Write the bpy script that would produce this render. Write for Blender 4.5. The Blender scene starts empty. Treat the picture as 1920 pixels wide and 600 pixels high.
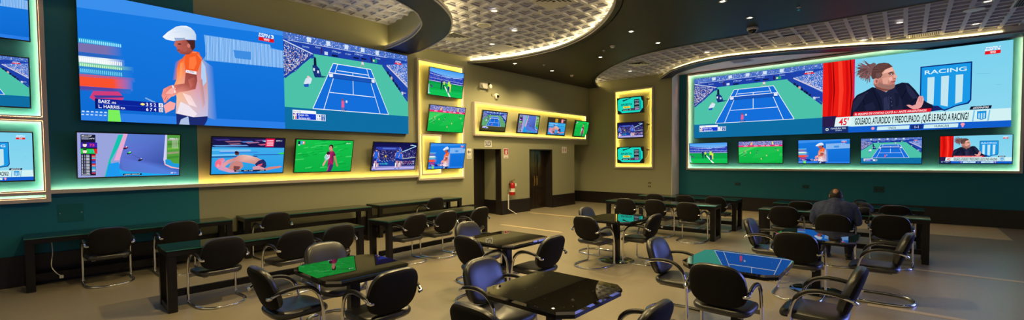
import bpy, bmesh, math, random
from mathutils import Vector, Matrix
from mathutils.geometry import tessellate_polygon
rnd = random.Random(7)
SC = bpy.context.scene
COL = SC.collection
PI = math.pi

# ------------------------------------------------------------------ helpers
def lin(c):
    return tuple(((v/255)/12.92 if v/255 <= .04045 else ((v/255+.055)/1.055)**2.4) for v in c)

def link(o):
    COL.objects.link(o); return o

def mesh_obj(name, me, parent=None):
    o = bpy.data.objects.new(name, me); link(o)
    if parent: o.parent = parent
    return o

def obj(name, bm, mats, parent=None, smooth=False, angle=None):
    me = bpy.data.meshes.new(name)
    bmesh.ops.recalc_face_normals(bm, faces=bm.faces[:])
    bm.to_mesh(me); bm.free()
    for m in (mats if isinstance(mats, (list, tuple)) else [mats]): me.materials.append(m)
    if smooth:
        me.polygons.foreach_set('use_smooth', [True]*len(me.polygons))
        if angle is not None:
            me.set_sharp_from_angle(angle=math.radians(angle))
    return mesh_obj(name, me, parent)

def tag(o, label=None, cat=None, group=None, kind=None):
    if label: o['label'] = label
    if cat: o['category'] = cat
    if group: o['group'] = group
    if kind: o['kind'] = kind
    return o

def thing(name, label, cat, loc=(0, 0, 0), rotz=0, group=None, mat=None):
    o = bpy.data.objects.new(name, None); link(o)
    o.empty_display_size = .1
    if mat is not None: o.matrix_world = mat
    else:
        o.location = loc; o.rotation_euler = (0, 0, rotz)
    return tag(o, label, cat, group)

def copy_tree(src, parent=None):
    c = src.copy(); link(c)
    if parent: c.parent = parent
    for ch in list(src.children): copy_tree(ch, c)
    return c

def struct(name, bm, mats, **k):
    o = obj(name, bm, mats, **k); o['kind'] = 'structure'; return o

BM = bmesh.new

def box(bm, lo, hi, bev=0, mi=0):
    x0, y0, z0 = lo; x1, y1, z1 = hi
    vs = [bm.verts.new(p) for p in ((x0,y0,z0),(x1,y0,z0),(x1,y1,z0),(x0,y1,z0),(x0,y0,z1),(x1,y0,z1),(x1,y1,z1),(x0,y1,z1))]
    fs = [bm.faces.new([vs[i] for i in q]) for q in ((3,2,1,0),(4,5,6,7),(0,1,5,4),(1,2,6,5),(2,3,7,6),(3,0,4,7))]
    for f in fs: f.material_index = mi
    if bev:
        es = list({e for f in fs for e in f.edges})
        bmesh.ops.bevel(bm, geom=es, offset=bev, segments=2, affect='EDGES')
    return vs

def quad(bm, pts, mi=0):
    f = bm.faces.new([bm.verts.new(p) for p in pts]); f.material_index = mi; return f

def prism(bm, pts, z0, z1, mi=0):
    """closed plan outline raised from z0 to z1"""
    n = len(pts)
    a = [bm.verts.new((x, y, z0)) for x, y in pts]; b = [bm.verts.new((x, y, z1)) for x, y in pts]
    tris = tessellate_polygon([[Vector((x, y, 0)) for x, y in pts]])
    for t in tris:
        bm.faces.new([a[i] for i in t]).material_index = mi
        bm.faces.new([b[i] for i in reversed(t)]).material_index = mi
    for i in range(n):
        bm.faces.new([a[i], a[(i+1) % n], b[(i+1) % n], b[i]]).material_index = mi

def catmull(pts, n=8, closed=False):
    P = [Vector(p) for p in pts]; out = []; N = len(P)
    rng = range(N if closed else N-1)
    for i in rng:
        g = (lambda k: P[k % N]) if closed else (lambda k: P[min(max(k, 0), N-1)])
        p0, p1, p2, p3 = g(i-1), g(i), g(i+1), g(i+2)
        for k in range(n):
            t = k/n
            out.append(.5*((2*p1)+(-p0+p2)*t+(2*p0-5*p1+4*p2-p3)*t*t+(-p0+3*p1-3*p2+p3)*t**3))
    if not closed: out.append(P[-1])
    return out

def tube(bm, pts, r, seg=8, closed=False, flat=1.0, cap=True):
    """round bar swept along points; r a number or a list of radii"""
    P = [Vector(p) for p in pts]; N = len(P); rings = []
    R = r if isinstance(r, (list, tuple)) else [r]*N
    prev = None
    for i in range(N):
        a = P[i-1] if (i > 0 or closed) else P[i]
        b = P[(i+1) % N] if (i < N-1 or closed) else P[i]
        t = (b-a).normalized()
        if prev is None:
            ref = Vector((0, 0, 1)) if abs(t.z) < .9 else Vector((1, 0, 0))
            u = t.cross(ref).normalized()
        else:
            u = (prev - t*prev.dot(t)).normalized()
        prev = u; v = t.cross(u)
        rings.append([bm.verts.new(P[i]+R[i]*(math.cos(2*PI*k/seg)*u+flat*math.sin(2*PI*k/seg)*v)) for k in range(seg)])
    for i in range(N if closed else N-1):
        A, B = rings[i], rings[(i+1) % N]
        for k in range(seg):
            bm.faces.new([A[k], A[(k+1) % seg], B[(k+1) % seg], B[k]])
    if cap and not closed:
        bm.faces.new(rings[0][::-1]); bm.faces.new(rings[-1])

def lathe(bm, prof, seg=24, c=(0, 0, 0), axis='z', mi=0):
    rings = []
    for r, h in prof:
        if r < 1e-6:
            p = (0, 0, h); ring = [p]
        else:
            ring = [(r*math.cos(2*PI*k/seg), r*math.sin(2*PI*k/seg), h) for k in range(seg)]
        def ax(p):
            x, y, z = p
            if axis == 'y': x, y, z = x, -z, y
            if axis == 'x': x, y, z = -z, x, y
            return (x+c[0], y+c[1], z+c[2])
        rings.append([bm.verts.new(ax(p)) for p in ring])
    for A, B in zip(rings, rings[1:]):
        for k in range(seg):
            k2 = (k+1) % seg
            f = [A[k % len(A)], A[k2 % len(A)], B[k2 % len(B)], B[k % len(B)]]
            f2 = []
            for v in f:
                if v not in f2: f2.append(v)
            if len(f2) > 2:
                bm.faces.new(f2).material_index = mi

def ball(bm, c, r, seg=16, rings=10, rot=None):
    rx, ry, rz = (r, r, r) if not isinstance(r, (tuple, list)) else r
    m = Matrix.Translation(Vector(c)) @ (rot.to_4x4() if rot else Matrix.Identity(4)) @ Matrix.Diagonal((rx, ry, rz, 1))
    bmesh.ops.create_uvsphere(bm, u_segments=seg, v_segments=rings, radius=1, matrix=m)

# ------------------------------------------------------------------ materials
def mat(name, rgb, rough=.5, metal=0, ior=1.5, emit=None, estr=0, spec=None, noise=None, bump=None, coat=0, sheen=0):
    m = bpy.data.materials.new(name); m.use_nodes = True
    nt = m.node_tree; b = nt.nodes['Principled BSDF']
    b.inputs['Base Color'].default_value = (*rgb, 1); b.inputs['Roughness'].default_value = rough
    b.inputs['Metallic'].default_value = metal; b.inputs['IOR'].default_value = ior
    if spec is not None: b.inputs['Specular IOR Level'].default_value = spec
    if coat: b.inputs['Coat Weight'].default_value = coat; b.inputs['Coat Roughness'].default_value = .1
    if sheen: b.inputs['Sheen Weight'].default_value = sheen
    if emit:
        b.inputs['Emission Color'].default_value = (*emit, 1); b.inputs['Emission Strength'].default_value = estr
    tc = nt.nodes.new('ShaderNodeTexCoord')
    if noise:   # (scale, amount, detail, stretch)
        sc, am, det, st = noise
        mp = nt.nodes.new('ShaderNodeMapping'); mp.inputs['Scale'].default_value = st
        n = nt.nodes.new('ShaderNodeTexNoise'); n.inputs['Scale'].default_value = sc; n.inputs['Detail'].default_value = det
        nt.links.new(tc.outputs['Object'], mp.inputs['Vector']); nt.links.new(mp.outputs[0], n.inputs['Vector'])
        mx = nt.nodes.new('ShaderNodeMix'); mx.data_type = 'RGBA'
        mx.inputs[6].default_value = (*[max(0, v*(1-am)) for v in rgb], 1); mx.inputs[7].default_value = (*[v*(1+am) for v in rgb], 1)
        nt.links.new(n.outputs[0], mx.inputs[0]); nt.links.new(mx.outputs[2], b.inputs['Base Color'])
    if bump:
        sc, am = bump[:2]
        n = nt.nodes.new('ShaderNodeTexNoise'); n.inputs['Scale'].default_value = sc; n.inputs['Detail'].default_value = 3
        nt.links.new(tc.outputs['Object'], n.inputs['Vector'])
        bp = nt.nodes.new('ShaderNodeBump'); bp.inputs['Strength'].default_value = am; bp.inputs['Distance'].default_value = bump[2] if len(bump) > 2 else .01
        nt.links.new(n.outputs[0], bp.inputs['Height']); nt.links.new(bp.outputs[0], b.inputs['Normal'])
    return m

def emat(name, rgb, s):
    m = bpy.data.materials.new(name); m.use_nodes = True
    nt = m.node_tree; nt.nodes.clear()
    e = nt.nodes.new('ShaderNodeEmission'); o = nt.nodes.new('ShaderNodeOutputMaterial')
    e.inputs[0].default_value = (*rgb, 1); e.inputs[1].default_value = s
    nt.links.new(e.outputs[0], o.inputs[0]); return m

M = {}
M['beige'] = mat('beige_paint', (.30, .298, .19), .8, noise=(60, .06, 4, (1, 1, 1)), bump=(220, .15))
M['teal'] = mat('teal_paint', (.006, .145, .205), .5, spec=.3, noise=(60, .06, 4, (1, 1, 1)), bump=(220, .1))
M['base'] = mat('black_skirting', (.012, .008, .010), .35)
M['floor'] = mat('taupe_vinyl', (.305, .262, .185), .32, ior=1.85, noise=(9, .14, 8, (1, 5, 1)))
M['inlay'] = mat('pale_inlay', (.62, .50, .30), .4)
M['strip_floor'] = mat('sand_vinyl', (.60, .49, .27), .45, noise=(9, .08, 6, (1, 5, 1)))
M['dark_ceiling'] = mat('dark_ceiling_paint', (.010, .009, .009), .5, spec=.42, noise=(40, .1, 3, (1, 1, 1)))
M['ring_paint'] = mat('navy_soffit_paint', (.012, .014, .05), .5, spec=.3)
M['tile'] = mat('screen_tinted_tile', (.48, .49, .63), .7)  # lilac-blue of the screens' light is mixed into the tile colour
M['plain_ceiling'] = mat('white_ceiling_paint', (.80, .80, .82), .6)
M['rim'] = mat('pale_rim', (.55, .52, .50), .5)
M['frame'] = mat('taupe_frame', (.56, .49, .43), .5)
M['bezel'] = mat('black_plastic', (.008, .008, .009), .35)
M['mount'] = mat('black_steel', (.02, .02, .02), .45)
M['black_wood'] = mat('black_lacquer', (.009, .008, .009), .30, spec=.3)
M['glass_top'] = mat('smoked_glass', (.006, .016, .014), .03, ior=3.3)
M['glass_edge'] = mat('green_glass_edge', (.03, .16, .14), .15)
M['chrome'] = mat('chrome', (.80, .80, .82), .12, metal=1)
M['leather'] = mat('black_leather', (.018, .017, .016), .36, ior=1.75, bump=(140, .05))
M['fabric'] = mat('black_fabric', (.011, .0095, .009), .9, spec=.2, noise=(500, .5, 2, (1, 1, 1)))
M['pad'] = mat('black_rubber', (.012, .012, .012), .4)
M['grey_plate'] = mat('grey_steel_plate', (.30, .30, .29), .45, metal=.4)
M['white'] = mat('white_plastic', (.75, .74, .70), .45)
M['red'] = mat('red_enamel', (.42, .012, .01), .3)
M['gold'] = mat('brass', (.75, .52, .18), .25, metal=1)
M['door'] = mat('dark_walnut', (.022, .013, .008), .22, noise=(14, .4, 5, (1, 1, 8)))
M['void'] = mat('black_door_paint', (.016, .011, .010), .5)
M['vent'] = mat('white_grille', (.6, .6, .6), .5)
M['vent_dark'] = mat('vent_cavity', (.01, .01, .01), .8)
M['dome'] = mat('dark_dome', (.01, .01, .012), .08)
M['warm_led'] = emat('warm_light', (1, .72, .13), 80)
M['cove_led'] = emat('cove_light', (1, .76, .30), 28)
M['cove_end'] = emat('cove_light_end', (1, .74, .26), 11)
M['mint_led'] = emat('mint_light', (2.6, 1.05, .48), 66)
M['lamp'] = emat('lamp_lens', (1, .82, .5), 40)
M['lamp_soft'] = emat('lamp_lens_soft', (1, .86, .62), 3.5)
# granite with pale flecks
g = mat('black_granite', (.008, .007, .006), .012, ior=3.5); M['granite'] = g
nt = g.node_tree; b = nt.nodes['Principled BSDF']
vo = nt.nodes.new('ShaderNodeTexVoronoi'); vo.inputs['Scale'].default_value = 38
tcn = nt.nodes.new('ShaderNodeTexCoord'); nt.links.new(tcn.outputs['Object'], vo.inputs['Vector'])
lt = nt.nodes.new('ShaderNodeMath'); lt.operation = 'LESS_THAN'; lt.inputs[1].default_value = .13; nt.links.new(vo.outputs['Distance'], lt.inputs[0])
sp = nt.nodes.new('ShaderNodeSeparateColor'); nt.links.new(vo.outputs['Color'], sp.inputs[0])
pw = nt.nodes.new('ShaderNodeMath'); pw.operation = 'POWER'; pw.inputs[1].default_value = 6; nt.links.new(sp.outputs[0], pw.inputs[0])
ml = nt.nodes.new('ShaderNodeMath'); ml.operation = 'MULTIPLY'; nt.links.new(lt.outputs[0], ml.inputs[0]); nt.links.new(pw.outputs[0], ml.inputs[1])
mg = nt.nodes.new('ShaderNodeMix'); mg.data_type = 'RGBA'; mg.inputs[6].default_value = (.008, .007, .006, 1); mg.inputs[7].default_value = (.42, .36, .24, 1)
nt.links.new(ml.outputs[0], mg.inputs[0]); nt.links.new(mg.outputs[2], b.inputs['Base Color'])

# screen picture: emission straight from the picture's own colours
SCREEN = 1.05
sm = bpy.data.materials.new('screen_picture'); sm.use_nodes = True
nt = sm.node_tree; nt.nodes.clear()
at = nt.nodes.new('ShaderNodeAttribute'); at.attribute_name = 'Col'
e = nt.nodes.new('ShaderNodeEmission'); e.inputs[1].default_value = SCREEN
oo = nt.nodes.new('ShaderNodeOutputMaterial')
nt.links.new(at.outputs['Color'], e.inputs[0]); nt.links.new(e.outputs[0], oo.inputs[0])
M['screen'] = sm

# ------------------------------------------------------------------ flat pictures
_txt = {}
def text_mesh(s, bold=0, shear=0):
    k = (s, bold, shear)
    if k not in _txt:
        cu = bpy.data.curves.new('t', 'FONT'); cu.body = s; cu.fill_mode = 'FRONT'; cu.offset = bold; cu.shear = shear
        cu.resolution_u = 3
        o = bpy.data.objects.new('t', cu); link(o)
        bpy.context.view_layer.update()
        me = bpy.data.meshes.new_from_object(o.evaluated_get(bpy.context.evaluated_depsgraph_get()))
        vs = [(v.co.x, v.co.y) for v in me.vertices]; fs = [tuple(p.vertices) for p in me.polygons]
        bpy.data.objects.remove(o); bpy.data.curves.remove(cu); bpy.data.meshes.remove(me)
        _txt[k] = (vs, fs)
    return _txt[k]

class Pic:
    """a picture in a unit frame, x to the right and y down, layers stacked a tenth of a millimetre apart"""
    def __init__(s, asp=16/9): s.v = []; s.f = []; s.c = []; s.k = 0; s.asp = asp; s.eps = .00012
    def _add(s, pts, col):
        b = len(s.v); cols = col if isinstance(col[0], (tuple, list)) else [col]*len(pts)
        for (x, y), c in zip(pts, cols):
            s.v.append((x-.5, .5-y, s.k*s.eps)); s.c.append(lin(c))
        s.f.append(tuple(range(b, b+len(pts))))
    def poly(s, pts, col): s.k += 1; s._add([(min(max(x, 0), 1), min(max(y, 0), 1)) for x, y in pts], col)
    def rect(s, x0, y0, x1, y1, col): s.poly([(x0, y0), (x1, y0), (x1, y1), (x0, y1)], col)
    def grad(s, x0, y0, x1, y1, top, bot): s.poly([(x0, y0), (x1, y0), (x1, y1), (x0, y1)], [top, top, bot, bot])
    def many(s, items):
        s.k += 1
        for pts, col in items:
            if all(0 <= x <= 1 and 0 <= y <= 1 for x, y in pts): s._add(pts, col)
    def ell(s, cx, cy, rx, ry, col, n=18, rot=0):
        cr, sr = math.cos(rot), math.sin(rot); a = s.asp
        pts = []
        for k in range(n):
            u = rx*a*math.cos(2*PI*k/n); w = ry*math.sin(2*PI*k/n)
            pts.append((cx+(u*cr-w*sr)/a, cy+u*sr+w*cr))
        s.poly(pts, col)
    def line(s, p, q, w, col):
        dx, dy = (q[0]-p[0])*s.asp, q[1]-p[1]; L = math.hypot(dx, dy) or 1
        nx, ny = -dy/L*w/2/s.asp, dx/L*w/2
        s.poly([(p[0]+nx, p[1]+ny), (q[0]+nx, q[1]+ny), (q[0]-nx, q[1]-ny), (p[0]-nx, p[1]-ny)], col)
    def lines(s, segs, w, col):
        s.k += 1
        for p, q in segs:
            dx, dy = (q[0]-p[0])*s.asp, q[1]-p[1]; L = math.hypot(dx, dy) or 1
            nx, ny = -dy/L*w/2/s.asp, dx/L*w/2
            s._add([(p[0]+nx, p[1]+ny), (q[0]+nx, q[1]+ny), (q[0]-nx, q[1]-ny), (p[0]-nx, p[1]-ny)], col)
    def text(s, t, x, y0, y1, col, w=None, bold=.01, shear=0):
        """caps fill y0..y1; starts at x; fits width w if given"""
        vs, fs = text_mesh(t, bold, shear)
        if not vs: return
        s.k += 1
        cap = .70
        h = (y1-y0)/cap; xs = [v[0] for v in vs]; mn, mx = min(xs), max(xs)
        kx = (w/(mx-mn)) if w else h/s.asp
        b = len(s.v)
        for vx, vy in vs:
            s.v.append((x+(vx-mn)*kx-.5, .5-(y1-vy*h), s.k*s.eps)); s.c.append(lin(col))
        for f in fs: s.f.append(tuple(b+i for i in f))
    def mesh(s, name='picture', m=None):
        me = bpy.data.meshes.new(name); me.from_pydata(s.v, [], s.f); me.update()
        ca = me.color_attributes.new('Col', 'FLOAT_COLOR', 'POINT')
        for i, c in enumerate(s.c): ca.data[i].color = (*c, 1)
        me.materials.append(m or M['screen']); return me

def crowd(p, quadpts, nx, ny, cols, fill=.8, size=1.0):
    """little blocks filling a four-cornered patch"""
    a, b, c, d = quadpts; its = []
    for j in range(ny):
        for i in range(nx):
            if rnd.random() > fill: continue
            u = (i+rnd.random()*.5+.1)/nx; v = (j+rnd.random()*.4+.1)/ny
            x = (a[0]*(1-u)+b[0]*u)*(1-v)+(d[0]*(1-u)+c[0]*u)*v
            y = (a[1]*(1-u)+b[1]*u)*(1-v)+(d[1]*(1-u)+c[1]*u)*v
            w = size*.55*max(abs(b[0]-a[0]), .01)/nx; h = size*.55*max(abs(d[1]-a[1]), abs(c[1]-b[1]))/ny
            its.append(([(x, y), (x+w, y+h*.1), (x+w, y+h), (x, y+h*.9)], rnd.choice(cols)))
    p.many(its)

CROWD = [(235, 235, 245), (250, 250, 255), (20, 30, 90), (200, 150, 140), (15, 20, 60), (70, 110, 200), (230, 190, 180), (190, 200, 230), (40, 60, 140)]

def espn(p, x0, y0, x1, y1, num='', red=True):
    w = x1-x0; h = y1-y0
    p.text('ESPN', x0+.01*w, y0, y0+h*.46, (240, 245, 255), w*(.74 if num else .98), .03, .25)
    if num: p.text(num, x0+w*.80, y0, y0+h*.46, (240, 245, 255), w*.18, .03)
    p.lines([((x0+.02*w, y0+h*.2), (x0+w*(.74 if num else .97), y0+h*.2))], h*.05, (60, 130, 220))
    if red:
        p.poly([(x0+.03*w, y0+h*.54), (x1, y0+h*.54), (x1-.02*w, y1), (x0, y1)], (225, 20, 30))
        p.text('VIVO', x0+w*.33, y0+h*.62, y0+h*.9, (255, 240, 240), w*.36, .03)

def shield(p, x0, y0, x1, y1, word=True):
    X = lambda u: x0+(x1-x0)*u
    Y = lambda v: y0+(y1-y0)*v
    def out(m):
        return [(X(m), Y(m)), (X(1-m), Y(m)), (X(1-m), Y(.80-m*.4)), (X(.95-m), Y(.875-m)), (X(.72), Y(.915-m)), (X(.5), Y(1-m*1.3)),
                (X(.28), Y(.915-m)), (X(.05+m), Y(.875-m)), (X(m), Y(.80-m*.4))]
    p.poly(out(0), (10, 40, 120)); p.poly(out(.025), (25, 150, 225))
    for a, b, l, r in ((.15, .29, .82, .85), (.42, .57, .87, .91), (.70, .84, .86, .82)):
        p.poly([(X(a), Y(.25)), (X(b), Y(.25)), (X(b-.01), Y(r)), (X(a), Y(l))], (190, 225, 235))
    if word: p.text('RACING', X(.09), Y(.095), Y(.18), (215, 240, 250), (x1-x0)*.81, .012)

def pic_player():
    p = Pic(); B = (20, 112, 214)
    p.grad(0, 0, 1, 1, (22, 120, 222), (14, 104, 205))
    p.poly([(0, 0), (1, 0), (1, .045), (0, .128)], (58, 140, 232))
    p.poly([(0, .93), (1, .933), (1, 1), (0, 1)], (42, 124, 226))
    p.poly([(.545, .173), (.916, .159), (.925, .19), (1, .199), (1, .374), (.533, .407), (.557, .351)], (92, 158, 228))
    its = []
    for k in range(58):
        x = .552+k*.0078; t = .178-.02*(x-.55)/.37 if x < .915 else .2
        its.append(([(x, t), (x+.0034, t), (x+.0028, .398-.05*(x-.55)), (x-.0006, .40-.05*(x-.55))], (175, 208, 245) if k % 3 else (140, 190, 240)))
    p.many(its)
    p.poly([(.70, .27), (.80, .262), (.80, .34), (.71, .345)], (60, 138, 222))
    # smeared bystanders
    for k, (y0, y1, c, r) in enumerate(((.36, .40, (30, 150, 215), .145), (.40, .47, (120, 110, 170), .14), (.47, .50, (40, 100, 190), .15), (.50, .55, (225, 235, 240), .15),
                                        (.55, .58, (120, 195, 170), .186), (.58, .64, (45, 130, 205), .18), (.64, .66, (190, 90, 130), .19), (.66, .735, (245, 80, 45), .18), (.735, .76, (80, 70, 160), .17))):
        bgc = (20, 114, 215); m_ = tuple((a_+b_)//2 for a_, b_ in zip(c, bgc))
        p.poly([(.0, y0), (r*.72, y0-.004), (r*.74, y1+.004), (.0, y1)], c); p.poly([(r*.72, y0-.004), (r+.03, y0-.008), (r+.03, y1+.008), (r*.74, y1+.004)], [c, bgc, bgc, c])
        p.poly([(.0, y1-.006), (r*.8, y1-.002), (r*.8, y1+.012), (.0, y1+.010)], [c, m_, bgc, m_])
    its = []
    for k in range(22):
        x = .004+k*.0075
        its += [([(x, .37), (x+.004, .365), (x+.005, .39), (x+.001, .395)], (150, 235, 250)), ([(x, .515), (x+.004, .51), (x+.005, .54), (x+.001, .545)], (250, 252, 250)),
                ([(x, .56), (x+.004, .556), (x+.005, .575), (x+.001, .58)], (200, 245, 190)), ([(x, .6), (x+.004, .595), (x+.005, .625), (x+.001, .63)], (110, 210, 235))]
    p.many(its)
    p.poly([(.05, .765), (.15, .755), (.17, .80), (.16, .84), (.06, .85), (.035, .82)], (205, 60, 120))
    p.poly([(.05, .80), (.165, .785), (.17, .80), (.06, .82)], (60, 60, 150))
    p.poly([(.105, .90), (.15, .90), (.155, 1), (.102, 1)], (120, 235, 90))
    p.many([([(.004+k*.017, .925), (.014+k*.017, .925), (.014+k*.017, .935), (.004+k*.017, .935)], (200, 225, 250)) for k in range(6)])
    p.many([([(.002+k*.017, .95), (.012+k*.017, .95), (.012+k*.017, .958), (.002+k*.017, .958)], (200, 225, 250)) for k in range(6)])
    # the player
    p.poly([(.535, .40), (.59, .46), (.60, .95), (.54, .92)], [(150, 170, 215), (20, 112, 214), (30, 118, 218), (150, 165, 210)])
    p.poly([(.40, .46), (.43, .42), (.41, .60), (.385, .62)], [(20, 112, 214), (200, 110, 80), (220, 130, 90), (20, 112, 214)])
    p.poly([(.398, .90), (.553, .905), (.55, .95), (.534, 1), (.398, 1)], (28, 42, 110))
    p.poly([(.42, .955), (.455, .925), (.46, 1), (.41, 1)], (170, 190, 225))
    p.poly([(.485, .336), (.518, .341), (.533, .407), (.548, .46), (.556, .56), (.558, .75), (.553, .915), (.48, .93), (.395, .905), (.402, .768), (.394, .653), (.407, .593), (.407, .515), (.418, .454), (.452, .378)],
           [(235, 95, 40), (235, 90, 40), (215, 140, 110), (215, 150, 130), (205, 150, 140), (205, 160, 150), (190, 190, 225), (235, 220, 225), (220, 190, 190), (245, 190, 150), (250, 150, 100), (255, 150, 90), (250, 120, 60), (245, 105, 50), (240, 95, 40)])
    p.poly([(.53, .41), (.548, .46), (.552, .60), (.53, .65), (.525, .55)], (175, 205, 240))
    p.poly([(.42, .80), (.46, .83), (.50, .90), (.48, .93), (.40, .905)], (235, 225, 235))
    p.poly([(.452, .378), (.485, .342), (.51, .345), (.534, .387), (.52, .46), (.503, .534), (.449, .525), (.445, .45)], (240, 92, 38))
    p.poly([(.452, .512), (.503, .517), (.502, .545), (.449, .535)], (235, 235, 245))
    p.poly([(.449, .54), (.503, .545), (.505, .60), (.495, .675), (.455, .70), (.414, .718), (.39, .755), (.377, .763), (.345, .825), (.333, .759), (.342, .701), (.373, .666), (.442, .635)],
           [(150, 70, 60), (140, 65, 60), (150, 70, 65), (170, 85, 75), (200, 110, 95), (225, 140, 125), (235, 160, 150), (240, 160, 150), (245, 150, 140), (240, 140, 130), (240, 150, 140), (225, 130, 115), (170, 85, 75)])
    p.poly([(.38, .66), (.39, .665), (.40, .72), (.392, .73)], (240, 225, 225))
    p.poly([(.34, .844), (.371, .802), (.396, .817), (.39, .867), (.348, .91)], (245, 165, 160))
    p.line((.26, .79), (.33, .845), .012, (120, 170, 225))
    p.poly([(.403, .272), (.398, .31), (.41, .325), (.415, .36), (.428, .378), (.45, .378), (.47, .37), (.487, .338), (.492, .26), (.454, .24)],
           [(190, 100, 85), (205, 110, 95), (190, 95, 85), (170, 85, 75), (150, 70, 62), (140, 65, 60), (135, 62, 58), (150, 75, 65), (130, 60, 55), (160, 80, 70)])
    p.poly([(.455, .25), (.50, .236), (.50, .30), (.487, .335), (.475, .30), (.468, .27)], (70, 35, 35))
    p.ell(.468, .295, .008, .018, (205, 120, 105))
    p.poly([(.346, .252), (.37, .205), (.392, .172), (.41, .145), (.435, .129), (.46, .122), (.48, .131), (.497, .155), (.506, .185), (.506, .234), (.48, .238), (.454, .245), (.42, .262), (.395, .275), (.36, .27)],
           [(235, 240, 250), (240, 245, 252), (200, 215, 235), (210, 225, 242), (225, 235, 248), (235, 242, 250), (225, 235, 245), (195, 212, 235), (190, 208, 232), (190, 205, 230), (200, 215, 235), (215, 226, 240), (225, 235, 245), (225, 235, 245), (235, 240, 250)])
    p.poly([(.40, .245), (.45, .23), (.454, .246), (.405, .272)], (150, 170, 205))
    p.poly([(.47, .40), (.50, .38), (.505, .44), (.49, .50), (.465, .50)], (252, 120, 62)); p.poly([(.425, .46), (.445, .44), (.44, .56), (.42, .60)], [(255, 150, 90), (245, 120, 60), (248, 140, 90), (255, 170, 120)]); p.lines([((.51, .36), (.53, .40)), ((.505, .345), (.485, .35))], .008, (250, 140, 90))
    p.poly([(.46, .60), (.49, .57), (.50, .62), (.47, .67)], [(190, 100, 88), (170, 84, 74), (150, 70, 64), (200, 110, 98)]); p.poly([(.35, .74), (.375, .69), (.40, .68), (.385, .74)], (245, 175, 165)); p.lines([((.345, .80), (.355, .76)), ((.352, .815), (.362, .775))], .006, (200, 110, 100))
    p.poly([(.43, .72), (.47, .74), (.50, .84), (.46, .82)], [(255, 215, 200), (240, 205, 210), (235, 215, 225), (250, 225, 225)]); p.poly([(.51, .60), (.53, .58), (.54, .80), (.525, .86)], [(215, 150, 140), (190, 130, 130), (185, 150, 170), (215, 180, 190)]); p.text('UTEL', .458, .517, .533, (150, 90, 100), .035, .004)
    p.poly([(.415, .29), (.43, .285), (.432, .296), (.416, .30)], (70, 34, 34)); p.poly([(.408, .345), (.424, .34), (.424, .352), (.412, .356)], (140, 66, 62)); p.poly([(.44, .30), (.46, .30), (.455, .35), (.44, .36)], (172, 88, 76)); p.lines([((.40, .20), (.47, .155)), ((.47, .155), (.50, .19))], .005, (205, 218, 236))
    # score strip
    p.rect(.055, .822, .338, .905, (12, 34, 150)); p.rect(.055, .862, .338, .8645, (40, 80, 200)); p.rect(.055, .822, .062, .905, (8, 20, 90))
    p.rect(.318, .826, .337, .861, (245, 245, 250)); p.rect(.318, .867, .337, .902, (245, 245, 250))
    W = (245, 248, 255)
    p.text('BAEZ', .068, .830, .856, W, .046, .012); p.text('ARG', .119, .840, .856, W, .018, .01)
    p.text('L. HARRIS', .068, .870, .896, W, .083, .012); p.text('RSA', .156, .880, .896, W, .018, .01)
    p.ell(.248, .845, .009, .010, (250, 235, 120)); p.poly([(.236, .845), (.244, .838), (.244, .852)], (250, 235, 120))
    for t, x in (('3', .262), ('5', .279), ('2', .296)): p.text(t, x, .831, .858, W, .010, .015)
    for t, x in (('6', .262), ('7', .279), ('4', .296)): p.text(t, x, .871, .898, W, .010, .015)
    p.text('0', .3235, .832, .856, (20, 40, 120), .009, .01); p.text('30', .320, .873, .897, (20, 40, 120), .015, .01)
    espn(p, .845, .062, .942, .136, '3')
    return p

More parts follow.
